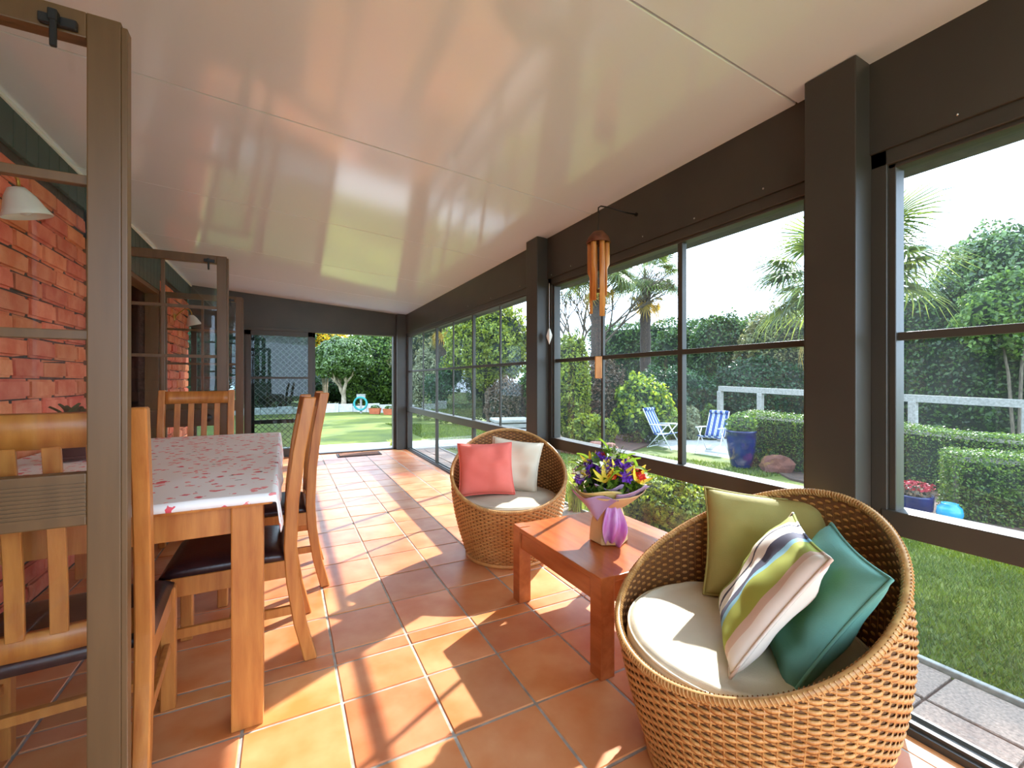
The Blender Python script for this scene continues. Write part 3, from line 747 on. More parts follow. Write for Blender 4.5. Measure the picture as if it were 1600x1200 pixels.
for k in range(26):
    a_, r_q = random.uniform(-PI, PI), random.uniform(.03, .16); q_ = random.random()
    if q_ < .4: put('purple_bloom', random.choice(fl_ball), 'petal_purple', a_, r_q, random.uniform(.8, 1.2))
    elif q_ < .65: put('white_bloom', bell_me, 'petal_white', a_, r_q, random.uniform(.8, 1.1), .8)
    elif q_ < .85: put('yellow_bloom', bell_me, 'petal_yellow', a_, r_q, random.uniform(.9, 1.2), .8)
    else: put('red_bloom', random.choice(fl_ball), 'petal_red', a_, r_q, random.uniform(.6, .9))
leafobj('green_filler', FILL[0], FILL[1], .045, 'bouquet_leaf', bq, spread=.9)
sp_ = MB()
for k in range(16):
    a = random.uniform(-PI, PI); p = dome(a, random.uniform(.0, .11)); q = p+Vector((random.uniform(-.02, .02), random.uniform(-.02, .02), random.uniform(.02, .06)))
    sp_.tube([p-Vector((0, 0, .06)), p, q], [.0018, .0015, .0008], 4)
    for r_ in range(8):
        b0 = p.lerp(q, r_/8); sp_.tube([b0, b0+Vector((random.uniform(-.016, .016), random.uniform(-.016, .016), .014))], [.0018, .0006], 4)
obj('filler_sprigs', sp_, 'bouquet_leaf', bq)['kind'] = 'stuff'
obj('stem_mass', MB().lathe([(.02, .02), (.045, .17), (.09, .25), (.10, .29), (.07, .32), (.001, .34)], 20).mesh('stem_mass', True), 'leaf_core', bq)

# ------------------------------------------------------------------ dining table, cloth, chairs
TX0, TX1, TY0, TY1, TZ = -1.10, -.035, 1.64, 3.52, .775
dt = thing('dining_table', 'pine dining table with thick square legs under a floral cloth', 'table', ((TX0+TX1)/2, (TY0+TY1)/2, 0))
obj('tabletop', MB().box(TX0, TX1, TY0, TY1, TZ-.032, TZ).mesh('top', bevel=.005), 'pine', dt, world=True)
for x in (TX0+.075, TX1-.075):
    for y in (TY0+.09, TY1-.09):
        obj('leg', MB().box(x-.046, x+.046, y-.046, y+.046, 0, TZ-.032).mesh('leg', bevel=.005), 'pine', dt, world=True)
for x in (TX0+.075, TX1-.065): obj('apron', MB().box(x-.012, x+.012, TY0+.136, TY1-.136, TZ-.13, TZ-.032).mesh('apron', bevel=.002), 'pine', dt, world=True)
for y in (TY0+.075, TY1-.075): obj('apron', MB().box(TX0+.121, TX1-.121, y-.012, y+.012, TZ-.13, TZ-.032).mesh('apron', bevel=.002), 'pine', dt, world=True)
cw, cd = TX1-TX0, TY1-TY0
ovx, ovn, ovf = .135, .035, .10
def clothfn(u, v):
    x = -.05+(cw+.05+ovx)*u; y = -ovn+(cd+ovn+ovf)*v
    px, py, pz = min(max(x, 0), cw), min(max(y, 0), cd), 0
    ex, ey = max(0, x-cw, -x), max(0, -y, y-cd)
    wx = math.sin(y*17)*.35+math.sin(y*9+1)*.4; wy = math.sin(x*13)*.5
    e = max(ex, ey) if not (ex and ey) else math.hypot(ex, ey)
    if ex: px += (.010+.10*ex*(1+.7*wx))*(1 if x > cw else -1)*min(1, ex/.012)
    if ey: py += (.008+.12*ey*(1+wy))*(1 if y > cd else -1)*min(1, ey/.012)
    pz = -max(0, e-.008)+ (.004*mnoise.noise(Vector((x*6, y*6, 0))) if e == 0 else 0)
    if y < 0 and x < cw: pz += .022*max(0, math.sin((x-.05)*6.0))*(-y/ovn)
    return (TX0+px, TY0+py, TZ+.006+pz)
tcl = obj('tablecloth', MB().grid(clothfn, 90, 150).mesh('tablecloth', True, solid=.002), 'blossom_cloth')
tag(tcl, 'white tablecloth printed with pink blossoms draped over the dining table', 'tablecloth')
# pot on the table
pt = thing('potted_plant', 'black pot and saucer with a leafy plant on the dining table', 'plant', (-.87, 2.74, TZ+.012))
obj('pot', MB().lathe([(.055, .012), (.075, .13), (.083, .13), (.083, .145), (.07, .145), (.06, .12), (.001, .12)], 24).mesh('pot', True), 'rubber', pt)
obj('saucer', MB().lathe([(.08, 0), (.10, .018), (.104, .018), (.1, .012), (.001, .008)], 24).mesh('saucer', True), 'rubber', pt)
for k in range(11):
    a = k*2.4; l_ = obj('leaf', leaf_me.copy(), None, pt); l_.data.materials.clear(); l_.data.materials.append(MATS['leaf_deep'])
    l_.location = (.02*math.cos(a), .02*math.sin(a), .12); l_.rotation_euler = (random.uniform(.7, 1.3), 0, a); l_.scale = (1.3, random.uniform(1.0, 1.5), 1.3)

def chair_parts():
    P = []
    prof = [(-.275, 0), (-.235, .16), (-.208, .34), (-.20, .47), (-.208, .66), (-.232, .86), (-.272, 1.08)]
    def post(x):
        m_ = MB(); V = []
        for y, z in prof:
            for dx, dy in ((-.019, -.024), (.019, -.024), (.019, .024), (-.019, .024)): V.append((x+dx, y+dy, z))
        n = len(prof)
        return m_.add(V, [(i*4+k, i*4+(k+1) % 4, (i+1)*4+(k+1) % 4, (i+1)*4+k) for i in range(n-1) for k in range(4)]+[(3, 2, 1, 0), (4*n-4, 4*n-3, 4*n-2, 4*n-1)])
    def yb(z): return float(np.interp(z, [p[1] for p in prof], [p[0] for p in prof]))
    for x in (-.2, .2):
        P.append(('back_post', post(x).mesh('back_post', bevel=.004, seg=1), 'pine'))
        P.append(('leg', MB().box(x-.022, x+.022, .183, .227, 0, .425).mesh('leg', bevel=.004, seg=1), 'pine'))
        P.append(('side_rail', MB().box(x-.012, x+.012, -.19, .19, .355, .425).mesh('r', bevel=.002, seg=1), 'pine'))
        P.append(('stretcher', MB().box(x-.009, x+.009, -.21, .19, .20, .235).mesh('r', bevel=.002, seg=1), 'pine'))
    P.append(('front_rail', MB().box(-.18, .18, .195, .219, .355, .425).mesh('r', bevel=.002, seg=1), 'pine'))
    P.append(('stretcher', MB().box(-.19, .19, -.012, .012, .205, .232).mesh('r', bevel=.002, seg=1), 'pine'))
    def crail(z0, z1, t=.011):
        m_ = MB()
        def fn(u, v):
            x = -.185+.37*u; z = z0+(z1-z0)*v; return (x, yb(z)-.018*(1-(2*u-1)**2), z)
        return m_.grid(fn, 12, 2).mesh('rail', True, solid=.022)
    P.append(('top_rail', crail(.985, 1.068), 'pine')); P.append(('back_rail', crail(.47, .53), 'pine'))
    for k in range(4):
        x = -.115+.0767*k
        zs = np.linspace(.52, .99, 8); m_ = MB(); V = []
        for z in zs:
            bow = -.018*(1-((x/.185))**2)+.011
            for dx, dy in ((-.017, -.006), (.017, -.006), (.017, .006), (-.017, .006)): V.append((x+dx, yb(z)+bow-.01+dy, z))
        m_.add(V, [(i*4+q, i*4+(q+1) % 4, (i+1)*4+(q+1) % 4, (i+1)*4+q) for i in range(7) for q in range(4)]+[(3, 2, 1, 0), (28, 29, 30, 31)])
        P.append(('slat', m_.mesh('slat', bevel=.002, seg=1), 'pine'))
    def pad(u, v, top):
        x, y = -1+2*u, -1+2*v; k = max(0, (1-abs(x)**5)*(1-abs(y)**5))**.45
        return (x*.215, .015+y*.212, .428+ (.044*k if top else -.004*0))
    m_ = MB().grid(lambda u, v: pad(u, v, True), 18, 18); m_.grid(lambda u, v: pad(u, v, False), 18, 18)
    P.append(('seat_pad', m_.mesh('seat_pad', True), 'leather'))
    return P
CP = chair_parts()
def dining_chair(label, loc, rz):
    c = thing('dining_chair', label, 'chair', loc, rz, 'pine dining chairs with dark seat pads')
    for nm, me, mt in CP: obj(nm, me, mt, c)
    return c
dining_chair('pine slat-back dining chair seen through the nearest glass door', (-.55, 1.705, 0), .06)
dining_chair('nearer pine chair on the window side of the dining table', (-.18, 2.195, 0), PI/2)
dining_chair('farther pine chair on the window side of the dining table', (-.075, 2.86, 0), PI/2)
dining_chair('pine slat-back chair at the far end of the dining table', (-.545, 3.50, 0), PI)

# ------------------------------------------------------------------ wind chime, hook, crystal, lamps, mat
hk = thing('ceiling_hook', 'bent wire hook on the beam that carries the wind chime', 'hook', (XB, 1.90, 2.10))
obj('wire', MB().tube([(0, 0, 0), (-.06, .03, .012), (-.16, .06, .034), (-.2, .07, .036), (-.215, .073, .026), (-.216, .073, .004), (-.208, .072, -.006)], .004, 6).mesh('wire', True), 'wire', hk)
obj('plate', MB().lathe([(.001, .004), (.012, .004), (.012, 0)], 12).mesh('plate'), 'wire', hk, rot=(0, -PI/2, 0))
wcx, wcy = 1.576, 1.974
wc = thing('wind_chime', 'bamboo wind chime with coconut cap hanging by the window', 'wind chime', (wcx, wcy, 1.16))
obj('cap', MB().lathe([(.001, .835), (.03, .828), (.056, .80), (.07, .765), (.066, .762), (.05, .79), (.001, .815)], 24).mesh('cap', True), 'coconut', wc)
obj('cord', MB().tube([(0, 0, .93), (.003, 0, .90), (-.003, 0, .86), (0, 0, .83)], .0022, 5).tube([(0, 0, .83), (0, 0, .12)], .0012, 4), 'wire', wc)
for k in range(6):
    a = 2*PI*k/6+.3; ln = (.36, .27, .40, .33, .42, .30)[k]; n = 14; V = []; F = []
    zs = [0, -.02, -ln*.42, -ln*.5, -ln]
    ca = a                                           # lower half is cut away on the outer side
    prof = []
    for zi, z in enumerate(zs):
        for j in range(n):
            b_ = 2*PI*j/n; cut = 1 if zi < 3 else 0
            rx = .0155
            x_, y_ = rx*math.cos(b_), rx*math.sin(b_)
            if not cut and math.cos(b_) > .1: x_ = rx*.1
            V.append((.047*math.cos(a)+x_*math.cos(ca)-y_*math.sin(ca), .047*math.sin(a)+x_*math.sin(ca)+y_*math.cos(ca), .768+z))
    F = [(i*n+j, i*n+(j+1) % n, (i+1)*n+(j+1) % n, (i+1)*n+j) for i in range(4) for j in range(n)]+[tuple(range(n)), tuple(4*n+j for j in range(n))[::-1]]
    obj('bamboo_tube', MB().add(V, F).mesh('tube', True), 'bamboo', wc)
obj('clapper', MB().lathe([(.001, .5), (.03, .5), (.03, .49), (.001, .49)], 16).mesh('clapper'), 'coconut', wc)
obj('wind_sail', MB().box(-.02, .02, -.004, .004, 0, .125, Matrix.Rotation(-.45, 4, 'Z')).mesh('sail', bevel=.003, seg=1), 'bamboo', wc)
sc_ = thing('hanging_ornament', 'small glass ornament on a cord beside the window post', 'ornament', (1.77, 2.80, 1.42))
obj('cord', MB().tube([(0, 0, .12), (0, 0, .46)], .0015, 5), 'white_trim', sc_)
obj('crystal', MB().lathe([(.001, 0), (.022, .05), (.026, .065), (.008, .115), (.001, .122)], 6).mesh('crystal'), 'frosted', sc_)
def wall_lamp(label, y, z):
    l_ = thing('wall_lamp', label, 'lamp', (XL+.006, y, z), 0, 'tulip wall lamps on the brick')
    obj('back_plate', MB().lathe([(.001, .02), (.035, .016), (.045, .006), (.045, 0)], 24).mesh('plate', True), 'brass', l_, rot=(0, PI/2, 0))
    obj('arm', MB().tube([(.01, 0, 0), (.05, -.005, .05), (.10, -.01, .10), (.15, -.012, .10), (.17, -.014, .06), (.172, -.014, .03)], .0065, 8).mesh('arm', True), 'brass', l_)
    obj('shade', MB().lathe([(.012, .03), (.028, .025), (.05, -.01), (.066, -.055), (.082, -.088), (.079, -.09), (.062, -.055), (.046, -.012), (.02, .015)], 28).mesh('shade', True), 'frosted', l_, loc=(.172, -.014, 0), rot=(.15, -.25, 0))
    obj('bulb', MB().lathe([(.001, -.085), (.018, -.078), (.026, -.06), (.02, -.035), (.012, -.01), (.001, 0)], 16).mesh('bulb', True), 'white_trim', l_, loc=(.172, -.014, 0), rot=(.15, -.25, 0))
wall_lamp('frosted tulip wall lamp on the brick near the left edge', 2.60, 1.93)
wall_lamp('small frosted wall lamp on the far brick pier', 6.45, 1.90)
dm = thing('door_mat', 'brown coir mat on the tiles by the open doorway', 'mat', (1.02, 7.10, 0), -.03)
obj('pile', MB().box(-.29, .29, -.14, .14, .003, .016).mesh('pile', bevel=.004, seg=1), 'mat_fibre', dm)
obj('edging', MB().box(-.32, .32, -.17, .17, .001, .009).mesh('edging', bevel=.003, seg=1), 'rubber', dm)

# ------------------------------------------------------------------ garden ground
def g(x, y): return -.07-.068*min(max(x-2.5, 0), 7)-(.0 if y < 9 else min(.14, (y-9)*.012))
lw = MB(); gx = list(np.linspace(-14, 2.46, 8))+[2.47]+list(np.linspace(2.6, 10, 20))+list(np.linspace(11, 60, 16))
gy = list(np.linspace(-25, -2, 10))+list(np.linspace(-1, 12, 27))+list(np.linspace(13, 70, 22))
V = [(x, y, g(x, y)+.012*mnoise.noise(Vector((x*.6, y*.6, 0)))*(1 if x > 3.2 else 0)-(.12 if x < 2.46 and y < YB+1.2 else 0)) for y in gy for x in gx]
nx = len(gx); lw.add(V, [(j*nx+i, j*nx+i+1, (j+1)*nx+i+1, (j+1)*nx+i) for j in range(len(gy)-1) for i in range(nx-1)])
lo = obj('lawn_ground', lw.mesh('lawn', True), 'lawn'); tag(lo, 'sunlit green lawn around the sunroom', 'lawn', kind='structure')
# exposed aggregate paving strip along the wall
pv = struct('paving_strip', (2.25, 3, -.07), 'strip of pebbled paving slabs between the windows and the lawn', 'paving')
obj('paving_bed', bx(1.89, 2.46, -2.2, YB+.5, -.16, -.072), 'soil', pv, world=True)
slab = {}
yy = -2.1; k = 0
sy_ = [yy+.272*i for i in range(38)]
for (xa, xb) in ((1.985, 2.155), (2.16, 2.425)):
    wq = xb-xa-.010
    if wq not in slab: slab[wq] = MB().box(-wq/2, wq/2, -.131, .131, -.035, 0).mesh('slab', bevel=.004, seg=1)
    for s in sy_:
        o = obj('slab', slab[wq], 'aggregate', pv, world=True); o.location = ((xa+xb)/2, s, -.06+random.uniform(-.003, .003)); o.rotation_euler = (random.uniform(-.01, .01), random.uniform(-.01, .01), 0)
kb = MB().box(-.014, .014, -.3, .3, -.06, .0).mesh('kerb', bevel=.003, seg=1)
for s in range(16):
    o = obj('edging_board', kb, 'grey_timber', pv, world=True); o.location = (2.445, -1.8+.605*s, -.045)
st_ = MB().box(-.045, .045, -.14, .14, -.03, 0).mesh('sill_tile', bevel=.002, seg=1)
for s in range(34):
    o = obj('sill_tile', st_, 'sill_tile', pv, world=True); o.location = (1.935, -2.0+.283*s, -.028)
# concrete path behind the end doorway
cp = struct('path', (.5, 8.0, -.03), 'pale concrete path outside the end doorway', 'path')
obj('path_slab', MB().add([(-6, 7.47, -.03), (4.2, 7.47, -.03), (3.4, 8.35, -.05), (1.2, 8.75, -.05), (-6, 9.3, -.05)]+[(-6, 7.47, -.2), (4.2, 7.47, -.2), (3.4, 8.35, -.2), (1.2, 8.75, -.2), (-6, 9.3, -.2)], [(0, 1, 2, 3, 4), (9, 8, 7, 6, 5)]+[(i, i+5, (i+1) % 5+5, (i+1) % 5) for i in range(5)]).mesh('path'), 'concrete', cp, world=True)
# round concrete patio
px_, py_ = at(1075, 10.4)
pa = MB().lathe([(2.25, -.12), (2.25, .02), (.001, .03)], 48, (0, 0, 0)).mesh('patio', False)
po = obj('round_patio', pa, 'concrete', loc=(px_, py_, g(px_, py_)+.01)); tag(po, 'round grey concrete patio under the two blue striped chairs', 'patio', kind='structure')

# grass blades close to the windows, none on the patio or the beds
PATIO = (px_, py_)
BEDS = [[at(1345, 5.6), at(1410, 4.35), at(1480, 4.05), at(1760, 3.45), at(1900, 6.0), at(1250, 9.5), at(1185, 8.4), at(1235, 6.6)],
        [at(850, 8.9), at(980, 8.7), at(1040, 12.6), at(1200, 12.7), at(1300, 24), at(800, 24), at(770, 10.5)]]
def blades(n, x0, x1, y0, y1, h0, h1, wd):
    X = rng.uniform(x0, x1, n); Y = rng.uniform(y0, y1, n)
    keep = np.hypot(X-PATIO[0], Y-PATIO[1]) > 2.3
    for pts in BEDS:
        ins = np.zeros(n, bool)
        for (xa, ya), (xb, yb_) in zip(pts, pts[1:]+pts[:1]):
            ins ^= ((ya > Y) != (yb_ > Y)) & (X < (xb-xa)*(Y-ya)/(yb_-ya+1e-9)+xa)
        keep &= ~ins
    X, Y = X[keep], Y[keep]; n = len(X)
    Z = np.array([g(a, b_) for a, b_ in zip(X, Y)])
    a = rng.uniform(0, 2*PI, n); h = rng.uniform(h0, h1, n); ln = rng.uniform(.2, .9, n)*h; la = rng.uniform(0, 2*PI, n)
    P = np.stack([X, Y, Z], 1); wx = np.stack([np.cos(a), np.sin(a), 0*a], 1)*wd/2
    tip = P+np.stack([np.cos(la)*ln, np.sin(la)*ln, h], 1)
    V = np.empty((n, 3, 3)); V[:, 0] = P-wx; V[:, 1] = P+wx; V[:, 2] = tip
    return fastmesh('blades', V.reshape(-1, 3), np.arange(3*n).reshape(-1, 3))
go = obj('grass', blades(110000, 2.47, 5.2, -.6, 4.2, .02, .05, .006), 'grass_blade'); tag(go, 'short grass blades of the lawn by the near windows', 'grass', kind='stuff')
go = obj('grass', blades(70000, 2.6, 9, 4.2, 13, .025, .06, .012), 'grass_blade'); tag(go, 'grass blades of the lawn farther out by the far window', 'grass', kind='stuff')

# ------------------------------------------------------------------ plants
PX = 1/FPX
def shrub(name, label, u, D, vt, wpx, material, lsize, n, cat='shrub', depth=1.0, z0=None, lump=.25, droop=0, group=None, trunk=None, vb=None, bloom=None):
    x, y = at(u, D); gz = g(x, y) if z0 is None else z0
    zt = zat(vt, D); zb = gz if vb is None else zat(vb, D)
    rx = wpx*D*PX/2; rz = (zt-zb)/2; zcn = (zt+zb)/2-gz; seed = random.uniform(0, 90)
    t_ = thing(name, label, cat, (x, y, gz), -YAW, group)
    P, d = blob_pts(n, rx, rx*depth, rz, zcn, lump, seed)
    keep = P[:, 2] > .01
    leafobj('foliage', P[keep], d[keep], lsize, material, t_, droop=droop)
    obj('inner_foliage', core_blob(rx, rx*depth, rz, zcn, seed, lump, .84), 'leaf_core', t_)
    tk = MB()
    nst = 5
    for k in range(nst):
        a = k*2*PI/nst+seed; s_ = rx*.35
        tk.tube([(math.cos(a)*.04, math.sin(a)*.04, 0), (math.cos(a)*s_*.4, math.sin(a)*s_*.4, max(.05, zcn*.6)), (math.cos(a)*s_, math.sin(a)*s_, max(.1, zcn*1.1))], [.03*max(.3, rx), .022*max(.3, rx), .01], 6)
    obj('stem', tk, trunk or 'bark', t_)
    if bloom:
        bm_, bn, bs, top = bloom
        Pb, db = blob_pts(bn, rx*1.03, rx*depth*1.03, rz*1.03, zcn, lump, seed); kk = Pb[:, 2] > zcn*top
        leafobj('blossom', Pb[kk], db[kk], bs, bm_, t_, elong=1.2)
    return t_
def hedge(name, label, p0, p1, width, zt, material, lsize, dens, z0=None, cat='hedge', lump=.05, zt1=None):
    (xa, ya), (xb, yb_) = p0, p1; ln = math.hypot(xb-xa, yb_-ya); xm, ym = (xa+xb)/2, (ya+yb_)/2
    gz = min(g(xa, ya), g(xb, yb_)) if z0 is None else z0; H0 = zt-gz; H1 = (zt if zt1 is None else zt1)-gz
    t_ = thing(name, label, cat, (xm, ym, gz), math.atan2(yb_-ya, xb-xa))
    def Hf(q): return H0+(H1-H0)*(q/ln+.5)
    Pl, Nl = [], []
    hm = max(H0, H1)
    for (nn, fn, nv) in ((int(dens*ln*width), lambda k: (rng.uniform(-ln/2, ln/2, k), rng.uniform(-width/2, width/2, k), np.ones(k)), (0, 0, 1)),
                         (int(dens*ln*hm), lambda k: (rng.uniform(-ln/2, ln/2, k), np.full(k, -width/2), rng.uniform(0, 1, k)), (0, -1, 0)),
                         (int(dens*ln*hm), lambda k: (rng.uniform(-ln/2, ln/2, k), np.full(k, width/2), rng.uniform(0, 1, k)), (0, 1, 0)),
                         (int(dens*width*hm), lambda k: (np.full(k, -ln/2), rng.uniform(-width/2, width/2, k), rng.uniform(0, 1, k)), (-1, 0, 0)),
                         (int(dens*width*hm), lambda k: (np.full(k, ln/2), rng.uniform(-width/2, width/2, k), rng.uniform(0, 1, k)), (1, 0, 0))):
        a, b_, c = fn(nn); zz = c*(H0+(H1-H0)*(a/ln+.5)); P = np.stack([a, b_, zz], 1)
        off = np.array([mnoise.noise(Vector((q[0]*1.4+xm, q[1]*1.4, q[2]*1.4))) for q in P])*lump*2+rng.normal(0, lump*.5, nn)
        # soften the top edges
        P = P+np.array(nv)*off[:, None]; Pl.append(P); Nl.append(np.tile(np.array(nv, float), (nn, 1)))
    P = np.concatenate(Pl); Nn = np.concatenate(Nl)
    leafobj('foliage', P, Nn, lsize, material, t_, spread=.7)
    i = .05+lump
    V = [(x, y, z) for z in (0, 1) for y in (-width/2+i, width/2-i) for x in (-ln/2+i, ln/2-i)]
    V = [(x, y, 0 if z == 0 else Hf(x)-i) for x, y, z in V]
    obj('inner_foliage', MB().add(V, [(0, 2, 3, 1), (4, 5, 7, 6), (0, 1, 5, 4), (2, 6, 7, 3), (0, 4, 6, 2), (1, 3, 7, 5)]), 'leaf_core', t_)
    return t_
# --- seen through the end doorway
shrub('conifer_hedge', 'tall feathery green conifer seen at the right of the end doorway', 600, 22, 508, 150, 'leaf_mid', .16, 16000, 'tree', .6, lump=.15)
for u_, D_, vt_, w_, lb_ in ((300, 19, 440, 150, 'tall dark tree beyond the fixed glass panel in the far left corner'), (130, 20, 430, 150, 'tall dark tree glimpsed through the open door leaves')):
    shrub('shade_tree', lb_, u_, D_, vt_, w_, 'leaf_deep', .17, 9000, 'tree', .6, lump=.3)
shrub('shade_tree', 'dark tree behind the diamond mesh screen', 425, 20, 470, 130, 'leaf_deep', .15, 9000, 'tree', .6, lump=.3, vb=648)
shrub('dark_shrub', 'dark hedge mass behind the pale-trunked tree', 545, 25.5, 575, 210, 'leaf_deep', .17, 9000, 'shrub', .5, lump=.2)
shrub('yellow_flowering_tree', 'yellow blossoming tree at the left of the end doorway', 508, 22.5, 508, 70, 'leaf_yellowgreen', .12, 5000, 'tree', 1, vb=588, bloom=('bloom_yellow', 6500, .12, .6), trunk='pale_bark')
def branch_tree(name, label, u, D, vtop, material, first, levels, spread, cat='tree', r0=.1, seed=1, split=3, lean=0.0, fan=1.0):
    x, y = at(u, D); gz = g(x, y); R = random.Random(seed); t_ = thing(name, label, cat, (x, y, gz)); m_ = MB(); tips = []
    H = zat(vtop, D)-gz
    def rec(p, d, ln, r, lv):
        q = p+d*ln; mid = p.lerp(q, .5)+Vector((R.uniform(-1, 1), R.uniform(-1, 1), 0))*ln*.05
        m_.tube([p, mid, q], [r, r*.85, r*.68], 6 if lv > 2 else 4, caps=False)
        if lv == 0: tips.append((q, d)); return
        for k in range(split if lv > 1 else 3):
            a = R.uniform(0, 2*PI); nd = (d+Vector((math.cos(a), math.sin(a), R.uniform(-.1, .35)))*spread*R.uniform(.6, 1.2)).normalized()
            rec(q, nd, ln*R.uniform(.62, .85), r*.66, lv-1)
    rec(Vector((0, 0, 0)), Vector((lean, 0, 1)).normalized(), H*first, r0, levels)
    sc = H/max(p.z for p, d in tips)
    m_.v = [(a*sc, b_*sc, c*sc) for a, b_, c in m_.v]; tips = [(p*sc, d) for p, d in tips]
    obj('trunk', m_.mesh('trunk', True), material, t_)
    return t_, tips, H
tr, tips, H = branch_tree('rhododendron_tree', 'round-headed glossy tree with pale branching trunk on the back lawn', 537, 19, 560, 'pale_bark', .34, 4, .55, r0=.15, seed=5)
x, y = at(537, 19); gz = g(x, y)
rx = 88*19*PX/2; zt, zb = zat(528, 19)-gz, zat(592, 19)-gz
P, d = blob_pts(15000, rx, rx, (zt-zb)/2, (zt+zb)/2, .25, 4)
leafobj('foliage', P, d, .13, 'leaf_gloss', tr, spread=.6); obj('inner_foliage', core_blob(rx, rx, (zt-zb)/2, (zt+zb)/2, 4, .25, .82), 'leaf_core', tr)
wbx, wby = at(540, 18.6)
ed = thing('timber_edging', 'low weathered white board edging behind the back lawn', 'edging', (wbx, wby, g(wbx, wby)))
bme = MB().box(-.28, .28, -.03, .03, -.05, .36).mesh('board', bevel=.01, seg=1)
for k in range(-9, 16):
    o = obj('board', bme, 'white_board', ed); o.location = (k*.57, .12*math.sin(k*.4), random.uniform(-.12, .02)); o.rotation_euler = (0, random.uniform(-.02, .02), random.uniform(-.05, .05))
for i_, (u, D) in enumerate(((586, 17.9), (608, 17.9), (668, 17.5))):
    x, y = at(u, D); pl_ = thing('terracotta_planter', ('terracotta trough left of the pair by the board edging', 'terracotta trough right of the pair by the board edging', 'terracotta trough seen through the far window')[i_], 'planter', (x, y, g(x, y)), -YAW, 'terracotta troughs on the back lawn'); pl_.scale = (.7, .7, .8)
    m_ = MB(); V = [(sx*a, sy*b_, z) for z, a, b_ in ((0, .27, .13), (.27, .33, .17), (.31, .35, .19), (.31, .30, .14), (.24, .28, .12)) for sx, sy in ((-1, -1), (1, -1), (1, 1), (-1, 1))]
    m_.add(V, [(r*4+k, r*4+(k+1) % 4, (r+1)*4+(k+1) % 4, (r+1)*4+k) for r in range(4) for k in range(4)]+[(3, 2, 1, 0), (16, 17, 18, 19)])
    obj('trough', m_.mesh('trough', bevel=.006, seg=1), 'terracotta_pot', pl_)
    P, d = blob_pts(250, .26, .12, .12, .34, .2, i_); leafobj('foliage', P, d, .09, 'leaf_mid', pl_)
x, y = at(564, 17.9)
hr_ = thing('hose_reel', 'coiled teal garden hose hung on a stake by the edging', 'hose', (x, y, g(x, y)), -YAW); hr_.scale = (.8, .8, .8)
m_ = MB()
for k in range(6):
    r = .34-.022*(k % 3); m_.tube([(r*math.cos(q), -.05-.04*(k//3)+.01*math.sin(q*3), .50+r*math.sin(q)) for q in np.linspace(0, 2*PI, 33)[:-1]], .026, 6, closed=True)
obj('hose_coil', m_.mesh('hose', True), 'teal_hose', hr_)
obj('stake', MB().box(-.05, .05, -.02, .03, 0, .95).box(-.22, .22, -.03, .04, .72, .98).mesh('stake', bevel=.006, seg=1), 'grey_timber', hr_)
# --- seen through the far window
shrub('clipped_bush', 'pale rounded bush beyond the far window', 665, 15.5, 548, 44, 'leaf_pale', .10, 5000)
shrub('leafy_tree', 'tall dull green tree behind the pale rounded bush', 668, 21.5, 488, 120, 'leaf_olive', .15, 9000, 'tree', .8, lump=.3)
shrub('leafy_shrub', 'dark shrub at the lawn edge left of the tall light green tree', 722, 14.2, 560, 110, 'leaf_deep', .11, 9000, 'shrub', .7, lump=.25)
shrub('light_green_tree', 'sunlit light green tree filling the far window', 765, 13, 478, 130, 'leaf_yellowgreen', .11, 13000, 'tree', .7, lump=.4, vb=600)
shrub('small_leaved_tree', 'speckled olive tree between two far window mullions', 705, 17, 510, 90, 'leaf_olive', .12, 6000, 'tree', .7, lump=.4)
shrub('brown_shrub', 'brownish twiggy shrub beside the far post', 790, 11.5, 590, 64, 'leaf_brown', .08, 4500, 'shrub', .7)
shrub('shaded_shrub', 'green shrub standing behind the far post', 838, 11.8, 560, 60, 'leaf_mid', .09, 5000, 'shrub', .8)
x, y = at(798, 9.4)
sb = thing('timber_planter', 'grey slatted timber planter box on the lawn', 'planter', (x, y, g(x, y)), -.25)
obj('box', MB().box(-.36, .36, -.3, .3, 0, .42).mesh('box', bevel=.01, seg=1), 'rubber', sb)
for k in range(4): obj('slat', MB().box(-.385, .385, -.325, .325, .03+k*.105, .115+k*.105).mesh('slat', bevel=.012, seg=1), 'grey_timber', sb)
obj('lid', MB().box(-.40, .40, -.34, .34, .45, .52).mesh('lid', bevel=.015, seg=1), 'grey_timber', sb)
# --- seen through the window behind the flowers
shrub('yellow_green_shrub', 'yellow-green shrub just right of the far post', 890, 10.5, 520, 66, 'leaf_yellowgreen', .09, 8000, 'shrub', .8, lump=.35)
shrub('twiggy_shrub', 'brown twiggy undergrowth behind the wind chime', 945, 11.5, 560, 70, 'leaf_brown', .08, 6000, 'shrub', .6, lump=.3)
shrub('euphorbia', 'lime green flowering euphorbia left of the striped chairs', 1003, 11.0, 588, 86, 'leaf_mid', .09, 5000, 'shrub', .8, lump=.35, bloom=('leaf_lime', 1500, .10, .7))
shrub('low_bright_plant', 'bright strappy low plants in front of the twiggy shrub', 925, 9.3, 648, 66, 'leaf_yellowgreen', .10, 2500, 'plant', .5, lump=.4)
for i_, u in enumerate((1046, 1078, 1110)):
    shrub('agapanthus', ('leftmost', 'middle', 'rightmost')[i_]+' strappy clump of the row behind the striped chairs', u, 11.8, 636, 30, 'leaf_pale' if i_ == 1 else 'leaf_mid', .14, 1500, 'plant', .8, group='strappy clumps behind the chairs', droop=.5)
hedge('tall_hedge', 'long tall clipped hedge behind the palms', at(930, 20), at(1290, 15.5), 1.3, zat(512, 20)+.0, 'leaf_hedge', .13, 260, lump=.16, zt1=zat(492, 15.5))
shrub('hedge_tree', 'bushy dark tree rising above the tall hedge left of the near post', 1130, 15.2, 490, 110, 'leaf_hedge', .12, 9000, 'tree', .45, lump=.25)
